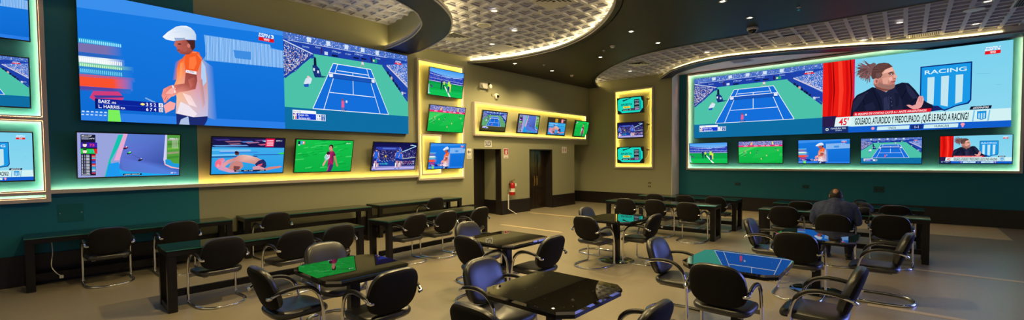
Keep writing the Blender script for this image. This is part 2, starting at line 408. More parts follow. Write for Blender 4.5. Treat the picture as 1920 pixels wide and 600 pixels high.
def pic_tennis(dim=False):
    p = Pic(); GR = (75, 190, 165); BL = (20, 108, 214)
    if dim: GR = (95, 165, 110)
    p.rect(0, 0, 1, 1, (28, 66, 168))
    p.rect(.0, .0, 1, .07, (70, 110, 195))
    crowd(p, [(.02, .002), (1, .002), (1, .068), (.04, .072)], 120, 5, [(235, 240, 250), (60, 110, 200), (40, 90, 190), (200, 180, 190), (20, 40, 110), (90, 140, 220)], .8)
    p.many([([(x, .01), (x+.03, .01), (x+.03, .06), (x, .06)], (205, 222, 242)) for x in (.16, .30, .44, .575, .70)])
    p.poly([(.04, .078), (.78, .07), (.80, .165), (.20, .178)], (30, 62, 165))
    p.lines([((.03, .079), (.80, .071))], .006, (190, 210, 240))
    for t, x, y, w in (('Emirates', .13, .105, .045), ('Emirates', .22, .088, .04), ('J.P.Morgan', .34, .10, .07), ('us open', .445, .10, .045), ('J.P.Morgan', .52, .085, .07), ('Emirates', .70, .09, .04)):
        p.text(t, x, y, y+.02, (170, 200, 235), w, .004)
    p.many([([(.34, .148), (.385, .148), (.385, .168), (.34, .168)], (12, 22, 60)), ([(.51, .132), (.555, .132), (.555, .15), (.51, .15)], (12, 22, 60)), ([(.575, .128), (.62, .128), (.62, .146), (.575, .146)], (12, 22, 60)), ([(.285, .13), (.31, .13), (.31, .165), (.285, .165)], (200, 215, 235))])
    p.rect(.673, .117, .712, .157, (20, 150, 110)); p.ell(.683, .137, .007, .012, (235, 235, 190))
    p.poly([(.203, .178), (.76, .171), (1, .56), (1, .774), (0, .774), (0, .47), (.081, .388), (.198, .185)], GR)
    # stands
    p.poly([(0, .087), (.198, .18), (.081, .388), (0, .475)], (40, 75, 165))
    crowd(p, [(.0, .10), (.185, .185), (.078, .375), (.0, .455)], 34, 16, CROWD, .92, 1.1)
    p.line((.0, .087), (.20, .182), .012, (205, 215, 235)); p.line((.205, .185), (.005, .47), .02, (30, 60, 160))
    p.poly([(.797, .161), (1, .09), (1, .42)], (60, 105, 195)); p.poly([(.797, .161), (1, .09), (1, .42)], (70, 115, 205))
    crowd(p, [(.81, .155), (1, .10), (1, .40), (.90, .26)], 34, 16, [(240, 240, 248), (60, 115, 205), (50, 100, 195), (235, 205, 195), (200, 215, 240), (30, 60, 150), (120, 160, 225)], .9, 1.1)
    p.line((.80, .165), (1, .395), .018, (205, 200, 220)); p.line((.762, .168), (1, .578), .034, (34, 64, 160))
    p.many([([(.8+t*.17, .235+t*.29), (.816+t*.17, .24+t*.29), (.818+t*.17, .275+t*.29), (.802+t*.17, .27+t*.29)], c) for t, c in ((.0, (20, 28, 70)), (.12, (20, 24, 60)), (.2, (210, 170, 160)), (.3, (18, 24, 66)), (.42, (24, 30, 80)), (.5, (15, 20, 50)), (.62, (20, 30, 80)), (.8, (200, 205, 230)))])
    p.text('Chase', .935, .465, .487, (220, 230, 245), .045, .005)
    # court
    p.poly([(.348, .246), (.656, .246), (.809, .769), (.191, .769)], BL)
    Ws = (238, 244, 252)
    p.lines([((.348, .247), (.656, .247)), ((.191, .769), (.809, .769)), ((.348, .247), (.191, .769)), ((.656, .247), (.809, .769)), ((.383, .247), (.271, .766)), ((.619, .247), (.731, .766)),
             ((.377, .320), (.63, .320)), ((.318, .574), (.687, .574)), ((.502, .320), (.503, .574))], .008, Ws)
    p.poly([(.313, .357), (.69, .357), (.69, .41), (.309, .41)], (24, 84, 180)); p.line((.313, .355), (.69, .355), .009, (245, 248, 252))
    p.poly([(.315, .365), (.345, .363), (.345, .40), (.318, .405)], (225, 232, 245)); p.poly([(.66, .363), (.688, .365), (.686, .405), (.66, .40)], (225, 232, 245))
    p.line((.31, .41), (.69, .41), .006, (18, 60, 140))
    # people and chairs by the court
    p.poly([(.196, .30), (.22, .29), (.245, .33), (.262, .42), (.21, .43), (.196, .36)], (24, 48, 120)); p.poly([(.205, .21), (.222, .215), (.225, .30), (.205, .30)], (18, 26, 66))
    p.poly([(.18, .215), (.21, .20), (.212, .215), (.19, .235)], (30, 70, 170)); p.many([([(.20, .33), (.212, .33), (.212, .36), (.20, .36)], (225, 232, 245)), ([(.228, .35), (.242, .35), (.242, .38), (.228, .38)], (200, 212, 240))])
    p.poly([(.26, .40), (.30, .405), (.262, .425)], (24, 90, 110))
    p.poly([(.145, .455), (.175, .43), (.19, .45), (.18, .50), (.15, .52), (.13, .51)], (215, 225, 240)); p.poly([(.13, .52), (.165, .505), (.165, .54), (.135, .545)], (40, 85, 190))
    p.ell(.163, .435, .008, .014, (230, 200, 190))
    p.poly([(.576, .175), (.592, .175), (.596, .205), (.575, .205)], (230, 215, 225)); p.lines([((.58, .205), (.565, .235)), ((.59, .205), (.60, .232))], .008, (200, 150, 140)); p.ell(.584, .168, .005, .011, (120, 70, 60))
    p.many([([(.257, .10), (.268, .10), (.268, .16), (.257, .16)], (60, 30, 90)), ([(.655, .10), (.666, .10), (.666, .16), (.655, .16)], (40, 20, 70))])
    if dim:
        p.poly([(0, .773), (1, .774), (1, 1), (0, 1)], (70, 68, 34))
    else:
        p.poly([(0, .773), (1, .774), (1, 1), (0, 1)], (14, 108, 160))
    p.poly([(.408, .655), (.422, .65), (.428, .70), (.426, .73), (.405, .73)], (235, 90, 140)); p.ell(.415, .642, .007, .014, (140, 75, 70))
    p.lines([((.411, .73), (.408, .775)), ((.42, .73), (.424, .775))], .008, (150, 90, 80)); p.lines([((.424, .67), (.44, .665))], .007, (170, 100, 90)); p.ell(.447, .66, .008, .016, (190, 210, 235))
    p.poly([(.424, .76), (.447, .745), (.44, .768)], (14, 60, 130))
    # scores
    p.rect(.05, .796, .282, .897, (240, 244, 250)); p.rect(.213, .79, .285, .826, (14, 108, 160) if not dim else (70, 68, 34))
    p.text('1ra ronda', .056, .803, .822, (60, 70, 120), .05, .004)
    p.rect(.077, .829, .212, .892, (18, 60, 200)); p.rect(.25, .83, .278, .892, (40, 90, 170))
    p.rect(.053, .83, .075, .858, (235, 200, 210)); p.rect(.053, .83, .063, .845, (60, 70, 160))
    p.many([([(.053, .862), (.060, .862), (.060, .892), (.053, .892)], (20, 140, 90)), ([(.068, .862), (.075, .862), (.075, .892), (.068, .892)], (220, 50, 60))])
    p.text('Keys', .088, .834, .856, (245, 248, 255), .04, .008); p.text('USA', .135, .838, .856, (230, 235, 255), .024, .004)
    p.text('Zarazua', .088, .866, .888, (245, 248, 255), .055, .008); p.text('MEX', .148, .870, .888, (230, 235, 255), .024, .004)
    for t, x, y in (('7', .219, .834), ('1', .235, .834), ('6', .219, .866), ('0', .235, .866)): p.text(t, x, y, y+.022, (60, 90, 150), .008, .006)
    p.text('15', .256, .834, .856, (245, 248, 255), .016, .008); p.text('0', .26, .866, .888, (245, 248, 255), .009, .008)
    p.rect(.875, .112, .94, .132, (230, 30, 40)); p.text('ESPN', .88, .088, .108, (240, 245, 255), .055, .02, .25); p.text('VIVO', .895, .116, .128, (250, 240, 240), .025, .01)
    return p

def pic_talk():
    p = Pic()
    p.grad(0, 0, 1, 1, (120, 205, 232), (140, 212, 236))
    p.rect(0, 0, .198, .78, (232, 26, 18)); p.rect(.19, 0, .2, .72, (200, 30, 90))
    for a, b, c in ((.03, .052, (200, 12, 12)), (.06, .066, (120, 4, 8)), (.095, .12, (245, 60, 40)), (.14, .155, (205, 14, 14)), (.168, .174, (90, 2, 10))):
        p.poly([(a, 0), (b, 0), (b+.012, .4), (b, .76), (a+.004, .76), (a+.01, .4)], c)
    p.rect(0, .76, .09, .92, (40, 30, 72))
    shield(p, .566, .198, .82, .775)
    p.lines([((.84, .35), (.90, .36)), ((.93, .5), (.955, .505))], .004, (105, 185, 218))
    # guest
    p.poly([(.62, .70), (.66, .705), (.69, .76), (.60, .775)], (24, 34, 100))
    p.poly([(.178, .78), (.18, .70), (.19, .56), (.215, .49), (.26, .45), (.305, .40), (.33, .42), (.383, .485), (.43, .40), (.47, .375), (.505, .39), (.54, .48), (.574, .593), (.60, .65), (.632, .69), (.635, .73), (.60, .78)],
           [(20, 24, 48)]*17)
    p.poly([(.315, .42), (.345, .50), (.36, .58), (.37, .74), (.48, .74), (.47, .60), (.44, .46), (.432, .405), (.383, .485)], (30, 34, 62))
    p.lines([((.305, .42), (.34, .60)), ((.34, .60), (.36, .75)), ((.25, .55), (.27, .70)), ((.50, .45), (.47, .58)), ((.55, .60), (.50, .68))], .006, (8, 10, 26))
    p.lines([((.22, .52), (.28, .47)), ((.40, .53), (.40, .72)), ((.53, .52), (.56, .62))], .006, (52, 58, 92))
    p.poly([(.31, .35), (.325, .42), (.38, .48), (.405, .455), (.395, .40), (.34, .33)], (170, 105, 90))
    p.poly([(.345, .20), (.38, .16), (.413, .156), (.425, .20), (.432, .25), (.444, .295), (.437, .31), (.437, .335), (.43, .36), (.434, .40), (.428, .435), (.41, .452), (.38, .445), (.345, .41), (.315, .36), (.309, .32), (.324, .279)],
           [(200, 140, 120), (215, 155, 135), (225, 165, 148), (225, 165, 148), (220, 160, 142), (235, 175, 158), (215, 150, 135), (200, 135, 120), (205, 130, 118), (190, 125, 112), (180, 118, 105), (165, 105, 95), (160, 100, 90), (165, 105, 92), (170, 110, 98), (185, 120, 105), (190, 130, 112)])
    p.ell(.324, .33, .014, .034, (205, 130, 118)); p.ell(.325, .335, .006, .018, (150, 85, 76))
    p.poly([(.395, .235), (.415, .222), (.422, .23), (.40, .246)], (70, 45, 45)); p.poly([(.398, .255), (.414, .25), (.416, .262), (.40, .266)], (40, 26, 30))
    p.poly([(.412, .355), (.432, .348), (.432, .36), (.415, .366)], (150, 80, 78))
    p.poly([(.335, .38), (.36, .41), (.40, .445), (.428, .43), (.434, .40), (.42, .385), (.40, .40), (.37, .385), (.345, .345)], (150, 112, 104))
    # shading of the face, hair drawn back into a ragged bun
    p.poly([(.385, .175), (.413, .17), (.422, .215), (.39, .225), (.36, .24)], (238, 182, 165)); p.poly([(.36, .30), (.395, .285), (.41, .33), (.395, .38), (.365, .37)], (222, 160, 143)); p.poly([(.395, .30), (.415, .29), (.418, .33), (.402, .345)], (236, 180, 164))
    p.poly([(.40, .245), (.425, .238), (.43, .262), (.408, .275)], (168, 108, 96)); p.poly([(.393, .236), (.408, .222), (.424, .224), (.424, .236), (.405, .24), (.394, .25)], (74, 50, 50)); p.ell(.415, .257, .006, .010, (235, 225, 225)); p.ell(.4165, .257, .003, .008, (36, 26, 30)); p.lines([((.405, .249), (.424, .247))], .005, (60, 36, 38))
    p.poly([(.430, .25), (.4445, .295), (.437, .312), (.425, .308), (.424, .28)], (228, 168, 150)); p.poly([(.424, .308), (.438, .312), (.434, .322), (.424, .32)], (150, 92, 84)); p.poly([(.410, .352), (.433, .343), (.434, .352), (.432, .364), (.414, .366)], (168, 88, 86)); p.lines([((.411, .356), (.433, .352))], .004, (96, 46, 48)); p.lines([((.40, .33), (.393, .37)), ((.385, .40), (.41, .415))], .005, (150, 100, 90))
    p.poly([(.31, .36), (.33, .40), (.36, .43), (.395, .45), (.41, .452), (.395, .465), (.36, .455), (.325, .42)], (118, 72, 66))
    H = (92, 60, 56)
    p.poly([(.356, .225), (.362, .25), (.352, .285), (.34, .29), (.335, .31), (.322, .285), (.312, .30), (.302, .29), (.292, .22), (.305, .14), (.335, .095), (.37, .092), (.395, .108), (.418, .156), (.40, .168), (.375, .185)], H)
    p.poly([(.325, .22), (.35, .215), (.357, .25), (.348, .28), (.335, .285), (.322, .265)], (108, 78, 76)); p.lines([((.33, .12), (.395, .115)), ((.32, .14), (.39, .135)), ((.315, .16), (.375, .16)), ((.31, .18), (.36, .185))], .005, (120, 84, 80)); p.lines([((.33, .13), (.40, .128)), ((.315, .17), (.37, .172))], .004, (60, 36, 36))
    p.ell(.326, .325, .014, .036, (214, 140, 126)); p.ell(.328, .33, .007, .022, (158, 92, 84)); p.lines([((.318, .30), (.322, .36))], .004, (235, 170, 155))
    p.poly([(.305, .15), (.298, .24), (.285, .27), (.266, .292), (.256, .262), (.246, .278), (.24, .255), (.226, .258), (.232, .228), (.212, .214), (.224, .196), (.214, .172), (.230, .158), (.228, .128), (.248, .125), (.252, .10), (.268, .105), (.274, .082), (.292, .092), (.31, .074), (.326, .10)], (120, 84, 84))
    rr = random.Random(3); segs = [[], [], []]
    for k in range(66):
        a = 1.9+rr.random()*2.6; r0 = .02+.03*rr.random(); r1 = r0+.03+.035*rr.random(); segs[k % 3].append(((.30+r0*math.cos(a), .165-r0*1.6*math.sin(a)), (.30+r1*math.cos(a+.15), .165-r1*1.7*math.sin(a+.15))))
    for q, c in zip(segs, ((78, 50, 54), (150, 110, 110), (104, 70, 72))): p.lines(q, .006, c)
    # folds of the jacket and the shirt front
    p.poly([(.19, .60), (.22, .52), (.27, .47), (.25, .56), (.21, .68), (.19, .72)], (34, 38, 66)); p.poly([(.49, .40), (.52, .46), (.555, .58), (.53, .60), (.50, .50)], (36, 40, 70)); p.poly([(.37, .56), (.39, .54), (.40, .70), (.375, .73)], (44, 48, 80)); p.poly([(.43, .50), (.455, .52), (.455, .66), (.44, .70)], (22, 26, 50)); p.poly([(.26, .64), (.31, .60), (.33, .70), (.27, .72)], (28, 32, 60)); p.lines([((.405, .52), (.415, .72))], .005, (14, 16, 36)); p.many([([(.408+.003*k, .56+.05*k), (.413+.003*k, .56+.05*k), (.413+.003*k, .57+.05*k), (.408+.003*k, .57+.05*k)], (90, 96, 130)) for k in range(3)])
    # hand
    p.poly([(.496, .672), (.51, .668), (.528, .684), (.545, .672), (.552, .62), (.560, .575), (.568, .562), (.572, .575), (.580, .568), (.585, .59), (.588, .62), (.583, .67), (.575, .71), (.555, .735), (.53, .728), (.51, .70)], (228, 160, 158))
    p.lines([((.568, .58), (.562, .64)), ((.578, .585), (.572, .65)), ((.54, .69), (.515, .685))], .005, (180, 105, 108))
    # captions
    p.poly([(.184, .78), (.997, .782), (1, .924), (.18, .92)], (205, 236, 238)); p.poly([(.198, .722), (.628, .732), (.623, .776), (.19, .777)], (222, 22, 40))
    p.text('EL EQUIPO DE COSTAS CAYÓ 4-1 ANTE ARGENTINOS', .203, .740, .766, (250, 240, 245), .40, .012, .2)
    p.text('GOLEADO, ATURDIDO Y PREOCUPADO: ¿QUÉ LE PASÓ A RACING?', .204, .808, .893, (22, 30, 40), .606, .022, .08)
    p.poly([(.087, .783), (.189, .781), (.182, .908), (.078, .91)], (222, 240, 240)); p.text("45'", .106, .80, .892, (222, 20, 36), .062, .02, .1)
    p.poly([(0, .917), (1, .924), (1, 1), (0, 1)], (16, 92, 200)); p.rect(0, .91, .165, 1, (24, 44, 104))
    p.text('CLAUSURA 2025', .055, .925, .945, (225, 235, 250), .095, .008); p.text('ZONA A', .085, .955, .973, (200, 220, 250), .04, .006)
    p.ell(.032, .945, .010, .02, (225, 230, 210)); p.ell(.032, .945, .006, .012, (40, 90, 120))
    p.poly([(.338, .934), (.516, .934), (.513, .982), (.335, .982)], (200, 232, 236)); p.poly([(.592, .934), (.762, .934), (.759, .982), (.589, .982)], (200, 232, 236)); p.rect(.52, .93, .585, .986, (22, 46, 120))
    p.text('UNIÓN', .40, .943, .972, (40, 60, 90), .042, .006); p.text('HURACÁN', .645, .943, .972, (40, 60, 90), .07, .006); p.text('1-1', .543, .943, .974, (240, 240, 245), .02, .01)
    p.ell(.312, .955, .010, .02, (245, 150, 170)); p.ell(.782, .948, .010, .018, (245, 150, 170)); p.poly([(.776, .96), (.788, .96), (.785, .984), (.779, .984)], (245, 150, 170))
    p.poly([(.818, .74), (.914, .738), (.910, .777), (.812, .777)], (14, 18, 40)); p.text('#ESPNF90', .828, .748, .769, (235, 240, 250), .072, .012, .2)
    p.lines([((.835, .79), (.828, .92)), ((.905, .79), (.898, .92))], .012, (120, 190, 230))
    shield(p, .848, .80, .89, .905, False)
    espn(p, .875, .053, .947, .137)
    return p

def pic_race():
    p = Pic()
    p.rect(0, 0, 1, 1, (150, 160, 215))
    p.poly([(.37, .03), (.44, .02), (.30, .62), (.30, 1), (.24, 1), (.28, .62)], (20, 190, 170)); p.poly([(.28, .70), (.37, .66), (.42, .86), (.42, 1), (.25, 1)], (30, 150, 235))
    p.poly([(.42, 0), (.46, 0), (.38, .62), (.33, .62)], (225, 165, 205))
    p.poly([(.46, 0), (.84, 0), (.83, .60), (.84, .70), (.92, .79), (1, .83), (1, 1), (.72, 1), (.44, .92), (.38, .80), (.39, .55)], [(88, 122, 205), (82, 112, 195), (62, 86, 170), (58, 80, 165), (60, 84, 170), (62, 88, 175), (80, 130, 220), (84, 140, 225), (84, 115, 200), (80, 96, 190), (92, 112, 205)])
    p.poly([(.38, .84), (.44, .88), (.72, .95), (1, .99), (1, 1), (.44, 1), (.38, .92)], (25, 165, 235))
    p.poly([(.84, 0), (.86, 0), (.86, .66), (.84, .70), (.825, .62)], (205, 205, 235))
    p.rect(.86, 0, 1, .72, (80, 155, 60)); p.many([([(.865, .1+.11*k), (.99, .07+.11*k), (.995, .12+.11*k), (.87, .15+.11*k)], c) for k, c in enumerate(((150, 160, 130), (70, 130, 40), (110, 180, 60), (150, 150, 120), (60, 140, 50)))])
    p.many([([(.915+k*.014, .10), (.921+k*.014, .10), (.923+k*.014, .33), (.917+k*.014, .33)], (190, 200, 175)) for k in range(5)])
    p.poly([(.845, .62), (.86, .60), (.90, .62), (.93, .70), (1, .72), (1, .82), (.92, .79), (.85, .72)], (30, 150, 215)); p.poly([(.83, .66), (.85, .72), (.92, .79), (1, .83), (1, .85), (.91, .82), (.84, .74)], (235, 180, 195))
    for x, y, c in ((.44, .32, (190, 40, 90)), (.475, .44, (50, 220, 90)), (.585, .60, (60, 50, 90))):
        p.ell(x, y+.012, .026, .022, (14, 16, 30), rot=-.5); p.ell(x+.002, y-.005, .017, .017, c, rot=-.5); p.ell(x+.008, y-.018, .007, .012, (220, 220, 225))
    p.line((.50, .48), (.60, .60), .006, (50, 70, 140))
    p.rect(.03, .04, .16, .96, (22, 24, 52)); p.text('MotoGP', .037, .055, .085, (240, 240, 245), .09, .012, .2); p.rect(.037, .10, .10, .15, (120, 125, 150)); p.text('LAP 8', .105, .11, .14, (235, 240, 245), .045, .01)
    p.rect(.028, .215, .175, .33, (60, 30, 170)); p.rect(.028, .355, .175, .465, (40, 200, 60)); p.rect(.028, .33, .175, .355, (20, 20, 40)); p.poly([(.14, .355), (.175, .355), (.175, .465), (.155, .465)], (220, 40, 30))
    for y in (.27, .41):
        p.ell(.065, y, .018, .05, (240, 220, 215)); p.poly([(.047, y-.02), (.083, y-.02), (.078, y-.05), (.052, y-.05)], (25, 22, 30)); p.poly([(.055, y+.045), (.075, y+.045), (.085, y+.06), (.045, y+.06)], (30, 30, 40))
    p.text('73', .105, .245, .30, (245, 60, 80), .045, .03); p.text('21', .105, .385, .44, (20, 200, 210), .04, .03)
    its = []
    for k in range(13):
        y = .49+k*.034
        its += [([(.036, y), (.047, y), (.047, y+.016), (.036, y+.016)], (215, 220, 235)), ([(.06, y), (.066, y), (.066, y+.016), (.06, y+.016)], (200, 205, 225)), ([(.075, y), (.105, y), (.105, y+.016), (.075, y+.016)], (225, 228, 240)),
                ([(.125, y-.004), (.158, y-.004), (.158, y+.022), (.125, y+.022)], ((220, 40, 50), (240, 120, 130), (120, 200, 220), (220, 30, 60), (60, 70, 200), (50, 120, 240), (220, 50, 60), (240, 140, 140), (50, 170, 230), (60, 190, 240), (235, 240, 250), (60, 150, 230), (230, 40, 60))[k])]
    p.many(its); p.rect(.036, .935, .11, .948, (200, 205, 220))
    p.rect(.415, .935, .60, .975, (16, 18, 34)); p.text('LEAD GROUP', .43, .943, .967, (240, 242, 248), .155, .012)
    p.text('ESPN', .885, .075, .105, (245, 248, 255), .06, .02, .25); p.text('7', .955, .075, .105, (245, 248, 255), .014, .02); p.text('M', .905, .925, .96, (235, 240, 250), .03, .02, .4); p.text('GP', .942, .93, .95, (235, 240, 250), .025, .01)
    return p

def pic_wrestle(dim=False):
    p = Pic()
    p.grad(0, 0, 1, 1, (70, 175, 232), (30, 150, 225)); p.rect(0, 0, 1, .26, (60, 48, 30) if dim else (26, 22, 72))
    if dim: p.poly([(.36, 0), (.52, 0), (.52, .24), (.36, .24)], (205, 150, 40))
    else:
        for a, b, y, c in ((.02, .2, .06, (60, 50, 130)), (.15, .36, .10, (140, 90, 120)), (.2, .35, .17, (150, 100, 120)), (.36, .52, .10, (70, 120, 190)), (.42, .60, .12, (160, 110, 150)), (.55, .72, .05, (90, 60, 130)), (.60, .74, .17, (190, 90, 120)), (.0, .45, .215, (100, 160, 225)), (.66, .80, .07, (150, 200, 235))):
            p.poly([(a, y), (b, y-.02), (b+.03, y+.01), (a+.05, y+.035)], c)
    p.rect(0, .245, 1, .265, (20, 40, 110)); p.poly([(.72, 0), (.85, 0), (.835, .24), (.715, .24)], (226, 20, 70) if not dim else (225, 90, 120))
    p.many([([(.735, y), (.83, y-.005), (.828, y+.03), (.732, y+.035)], (250, 190, 210)) for y in (.05, .115, .175)])
    p.text('ESPN 4', .87, .045, .075, (240, 245, 250), .09, .015, .2)
    for a, b, y, c in ((.0, .5, .33, (120, 200, 240)), (.1, .6, .40, (50, 130, 225)), (0, .3, .47, (140, 205, 240)), (.1, .5, .36, (160, 190, 235)), (.0, .6, .52, (30, 60, 130)), (.55, 1, .46, (40, 110, 190))):
        p.poly([(a, y), (b, y-.015), (b+.02, y+.01), (a, y+.03)], c)
    p.poly([(.90, .43), (1, .39), (1, .45), (.95, .46)], (50, 215, 90))
    p.poly([(.05, .66), (.09, .58), (.15, .56), (.17, .62), (.13, .74), (.20, .83), (.34, .88), (.36, .97), (.24, .97), (.10, .88), (.045, .78)], [(230, 110, 140)]*3+[(225, 150, 175)]*3+[(215, 160, 175)]*2+[(200, 150, 190)]*2+[(235, 90, 120)])
    p.poly([(.12, .74), (.20, .62), (.30, .55), (.36, .48), (.42, .47), (.50, .49), (.60, .55), (.68, .63), (.70, .70), (.66, .76), (.58, .74), (.48, .70), (.38, .66), (.28, .66), (.22, .72), (.16, .82)],
           [(225, 150, 160), (220, 150, 150), (205, 135, 130), (210, 150, 140), (230, 180, 165), (235, 190, 175), (225, 165, 150), (205, 135, 125), (180, 110, 110), (190, 125, 120), (220, 170, 165), (225, 180, 175), (215, 155, 150), (205, 140, 135), (215, 150, 150), (225, 160, 165)])
    p.poly([(.25, .70), (.33, .64), (.40, .68), (.42, .80), (.38, .88), (.30, .92), (.22, .86)], (200, 130, 125)); p.poly([(.29, .78), (.38, .80), (.36, .89), (.29, .90)], (120, 66, 66))
    p.ell(.325, .43, .03, .055, (96, 50, 52), rot=.3); p.ell(.318, .40, .025, .03, (36, 18, 26), rot=.3)
    p.ell(.09, .72, .032, .085, (240, 105, 130), rot=.4); p.ell(.085, .77, .02, .05, (245, 150, 165))
    p.poly([(.58, .74), (.63, .64), (.70, .60), (.735, .68), (.75, .80), (.72, .88), (.67, .86), (.66, .80), (.62, .84)], (40, 42, 96)); p.poly([(.62, .76), (.69, .72), (.68, .78), (.63, .81)], (225, 80, 100))
    p.poly([(.55, .82), (.63, .78), (.70, .84), (.75, .88), (.74, .93), (.66, .95), (.56, .93)], (210, 150, 165)); p.poly([(.72, .88), (.80, .83), (.96, .80), (.985, .82), (.95, .86), (.82, .90), (.75, .93)], (215, 130, 120))
    p.rect(.30, .90, .74, .945, (20, 26, 50)); p.text('GARCIA', .325, .912, .934, (240, 240, 245), .07, .01); p.text('RD1  0:00', .435, .912, .934, (240, 240, 245), .12, .01); p.text('LOPEZ', .66, .912, .934, (240, 240, 245), .06, .01)
    p.rect(.42, .95, .62, .98, (24, 60, 170))
    return p

def pic_footballer():
    p = Pic()
    p.grad(0, 0, 1, 1, (20, 190, 72), (12, 172, 66))
    its = []
    for k in range(46):
        x = rnd.random()*.9; y = rnd.random()*.95; w = .05+rnd.random()*.10
        its.append(([(x, y), (min(x+w, 1), y-.02 if y > .03 else y), (min(x+w, 1), min(y+.01, 1)), (x, min(y+.03, 1))], rnd.choice([(14, 165, 62), (30, 202, 84), (10, 158, 60), (70, 205, 100)])))
    p.many(its)
    p.rect(.03, .045, .065, .145, (24, 26, 60)); p.rect(.068, .045, .10, .145, (60, 190, 235)); p.rect(.103, .045, .14, .145, (230, 70, 60)); p.text('1', .11, .06, .12, (250, 240, 240), .018, .02); p.rect(.033, .15, .063, .175, (235, 240, 245))
    p.text('ESPN', .905, .075, .10, (225, 245, 235), .055, .015, .25); p.ell(.885, .088, .010, .018, (225, 245, 235))
    p.poly([(.56, .76), (.665, .76), (.66, .86), (.63, 1), (.55, 1), (.57, .90)], (70, 40, 110)); p.poly([(.585, .78), (.60, .78), (.57, 1), (.555, 1)], (190, 60, 110))
    p.poly([(.575, .36), (.61, .33), (.66, .36), (.695, .48), (.68, .53), (.655, .50), (.668, .66), (.66, .78), (.56, .77), (.565, .60), (.55, .50)], [(170, 30, 90), (180, 35, 95), (120, 20, 90), (70, 14, 70), (60, 12, 60), (100, 18, 80), (150, 26, 90), (160, 30, 90), (130, 24, 80), (190, 36, 100), (160, 28, 90)])
    p.poly([(.66, .50), (.69, .49), (.73, .72), (.755, .82), (.74, .86), (.72, .80)], (200, 125, 105))
    p.poly([(.555, .50), (.57, .56), (.53, .68), (.50, .80), (.475, .84), (.47, .78), (.50, .66)], (220, 160, 150)); p.poly([(.535, .50), (.57, .56), (.535, .66), (.51, .62)], (150, 190, 215))
    p.ell(.545, .52, .045, .09, (205, 225, 235)); p.ell(.52, .54, .03, .055, (150, 215, 200)); p.ell(.56, .49, .022, .06, (230, 210, 230)); p.ell(.555, .41, .032, .055, (70, 24, 56)); p.many([([(.52+.012*k, .47+.03*(k % 3)), (.527+.012*k, .47+.03*(k % 3)), (.527+.012*k, .50+.03*(k % 3)), (.52+.012*k, .50+.03*(k % 3))], (110, 50, 130)) for k in range(5)])
    p.poly([(.58, .28), (.625, .26), (.635, .34), (.61, .36), (.585, .345)], (190, 115, 100)); p.ell(.595, .24, .034, .095, (215, 145, 125)); p.poly([(.558, .22), (.565, .155), (.60, .13), (.632, .16), (.636, .25), (.622, .27), (.612, .20), (.59, .175)], (40, 24, 30))
    p.ell(.618, .26, .008, .022, (190, 115, 100)); p.lines([((.565, .23), (.58, .228))], .01, (60, 34, 36)); p.lines([((.568, .295), (.585, .295))], .009, (150, 80, 76))
    return p

def pic_volley():
    p = Pic()
    p.grad(0, 0, 1, 1, (14, 14, 70), (44, 44, 120)); p.rect(.05, .16, .62, .27, (46, 62, 165)); p.rect(.2, .185, .5, .235, (84, 108, 205))
    crowd(p, [(.0, .28), (1, .26), (1, .58), (.0, .60)], 60, 10, [(50, 60, 150), (20, 22, 80), (120, 120, 190), (30, 34, 110), (200, 190, 220), (80, 70, 130)], .8, 1.1)
    p.rect(0, .60, 1, .86, (26, 34, 105)); p.rect(.12, .64, .5, .86, (24, 60, 150)); crowd(p, [(.02, .58), (.6, .58), (.6, .69), (.02, .70)], 26, 3, [(225, 225, 240), (30, 30, 90), (150, 140, 180)], .7)
    p.text('betsson', .17, .745, .785, (60, 215, 220), .18, .015); p.lines([((.30, .72), (.32, .80))], .02, (60, 215, 220))
    crowd(p, [(.66, .66), (.98, .66), (.98, .80), (.66, .82)], 16, 4, [(230, 225, 235), (170, 50, 90), (20, 20, 70), (190, 180, 210)], .75, 1.2)
    p.rect(0, .86, 1, 1, (190, 180, 232)); p.poly([(0, .87), (1, .86), (1, .90), (0, .92)], (130, 130, 205)); p.lines([((0, .985), (1, .975))], .014, (70, 80, 170))
    p.lines([((.62, .36), (.985, .11)), ((.985, .11), (.86, .07))], .03, (170, 215, 235)); p.lines([((.62, .60), (1, .535))], .022, (190, 205, 200))
    def pl(x, y, s, front=1):
        p.poly([(x-.03*s, y+.44*s), (x+.005*s, y+.44*s), (x-.005*s, y+.86*s), (x-.035*s, y+.86*s)], (225, 175, 180)); p.poly([(x+.01*s, y+.44*s), (x+.05*s, y+.44*s), (x+.055*s, y+.84*s), (x+.022*s, y+.84*s)], (205, 150, 160))
        p.poly([(x-.045*s, y+.60*s), (x+.002*s, y+.60*s), (x-.004*s, y+.78*s), (x-.04*s, y+.78*s)], (235, 235, 245)); p.poly([(x-.06*s, y+.10*s), (x+.05*s, y+.10*s), (x+.06*s, y+.48*s), (x-.05*s, y+.48*s)], (40, 100, 215))
        p.poly([(x-.05*s, y+.38*s), (x+.06*s, y+.38*s), (x+.06*s, y+.50*s), (x-.05*s, y+.50*s)], (26, 42, 130)); p.ell(x, y+.04*s, .025*s, .055*s, (215, 160, 150)); p.ell(x+.004, y+.015*s, .026*s, .035*s, (50, 30, 50))
        p.lines([((x-.05*s, y+.14*s), (x-.075*s, y+.30*s)), ((x+.05*s, y+.14*s), (x+.075*s, y+.32*s))], .03*s, (225, 170, 165)); p.poly([(x-.045*s, y+.84*s), (x+.0*s, y+.84*s), (x, y+.90*s), (x-.05*s, y+.90*s)], (60, 130, 225))
    pl(.07, .24, .85); pl(.12, .52, .45)
    p.ell(.28, .49, .02, .045, (210, 180, 60))
    pl(.60, .15, .55); pl(.55, .26, .80); pl(.63, .33, .70)
    p.text('ESPN 2', .83, .07, .095, (235, 240, 250), .08, .015, .2)
    return p

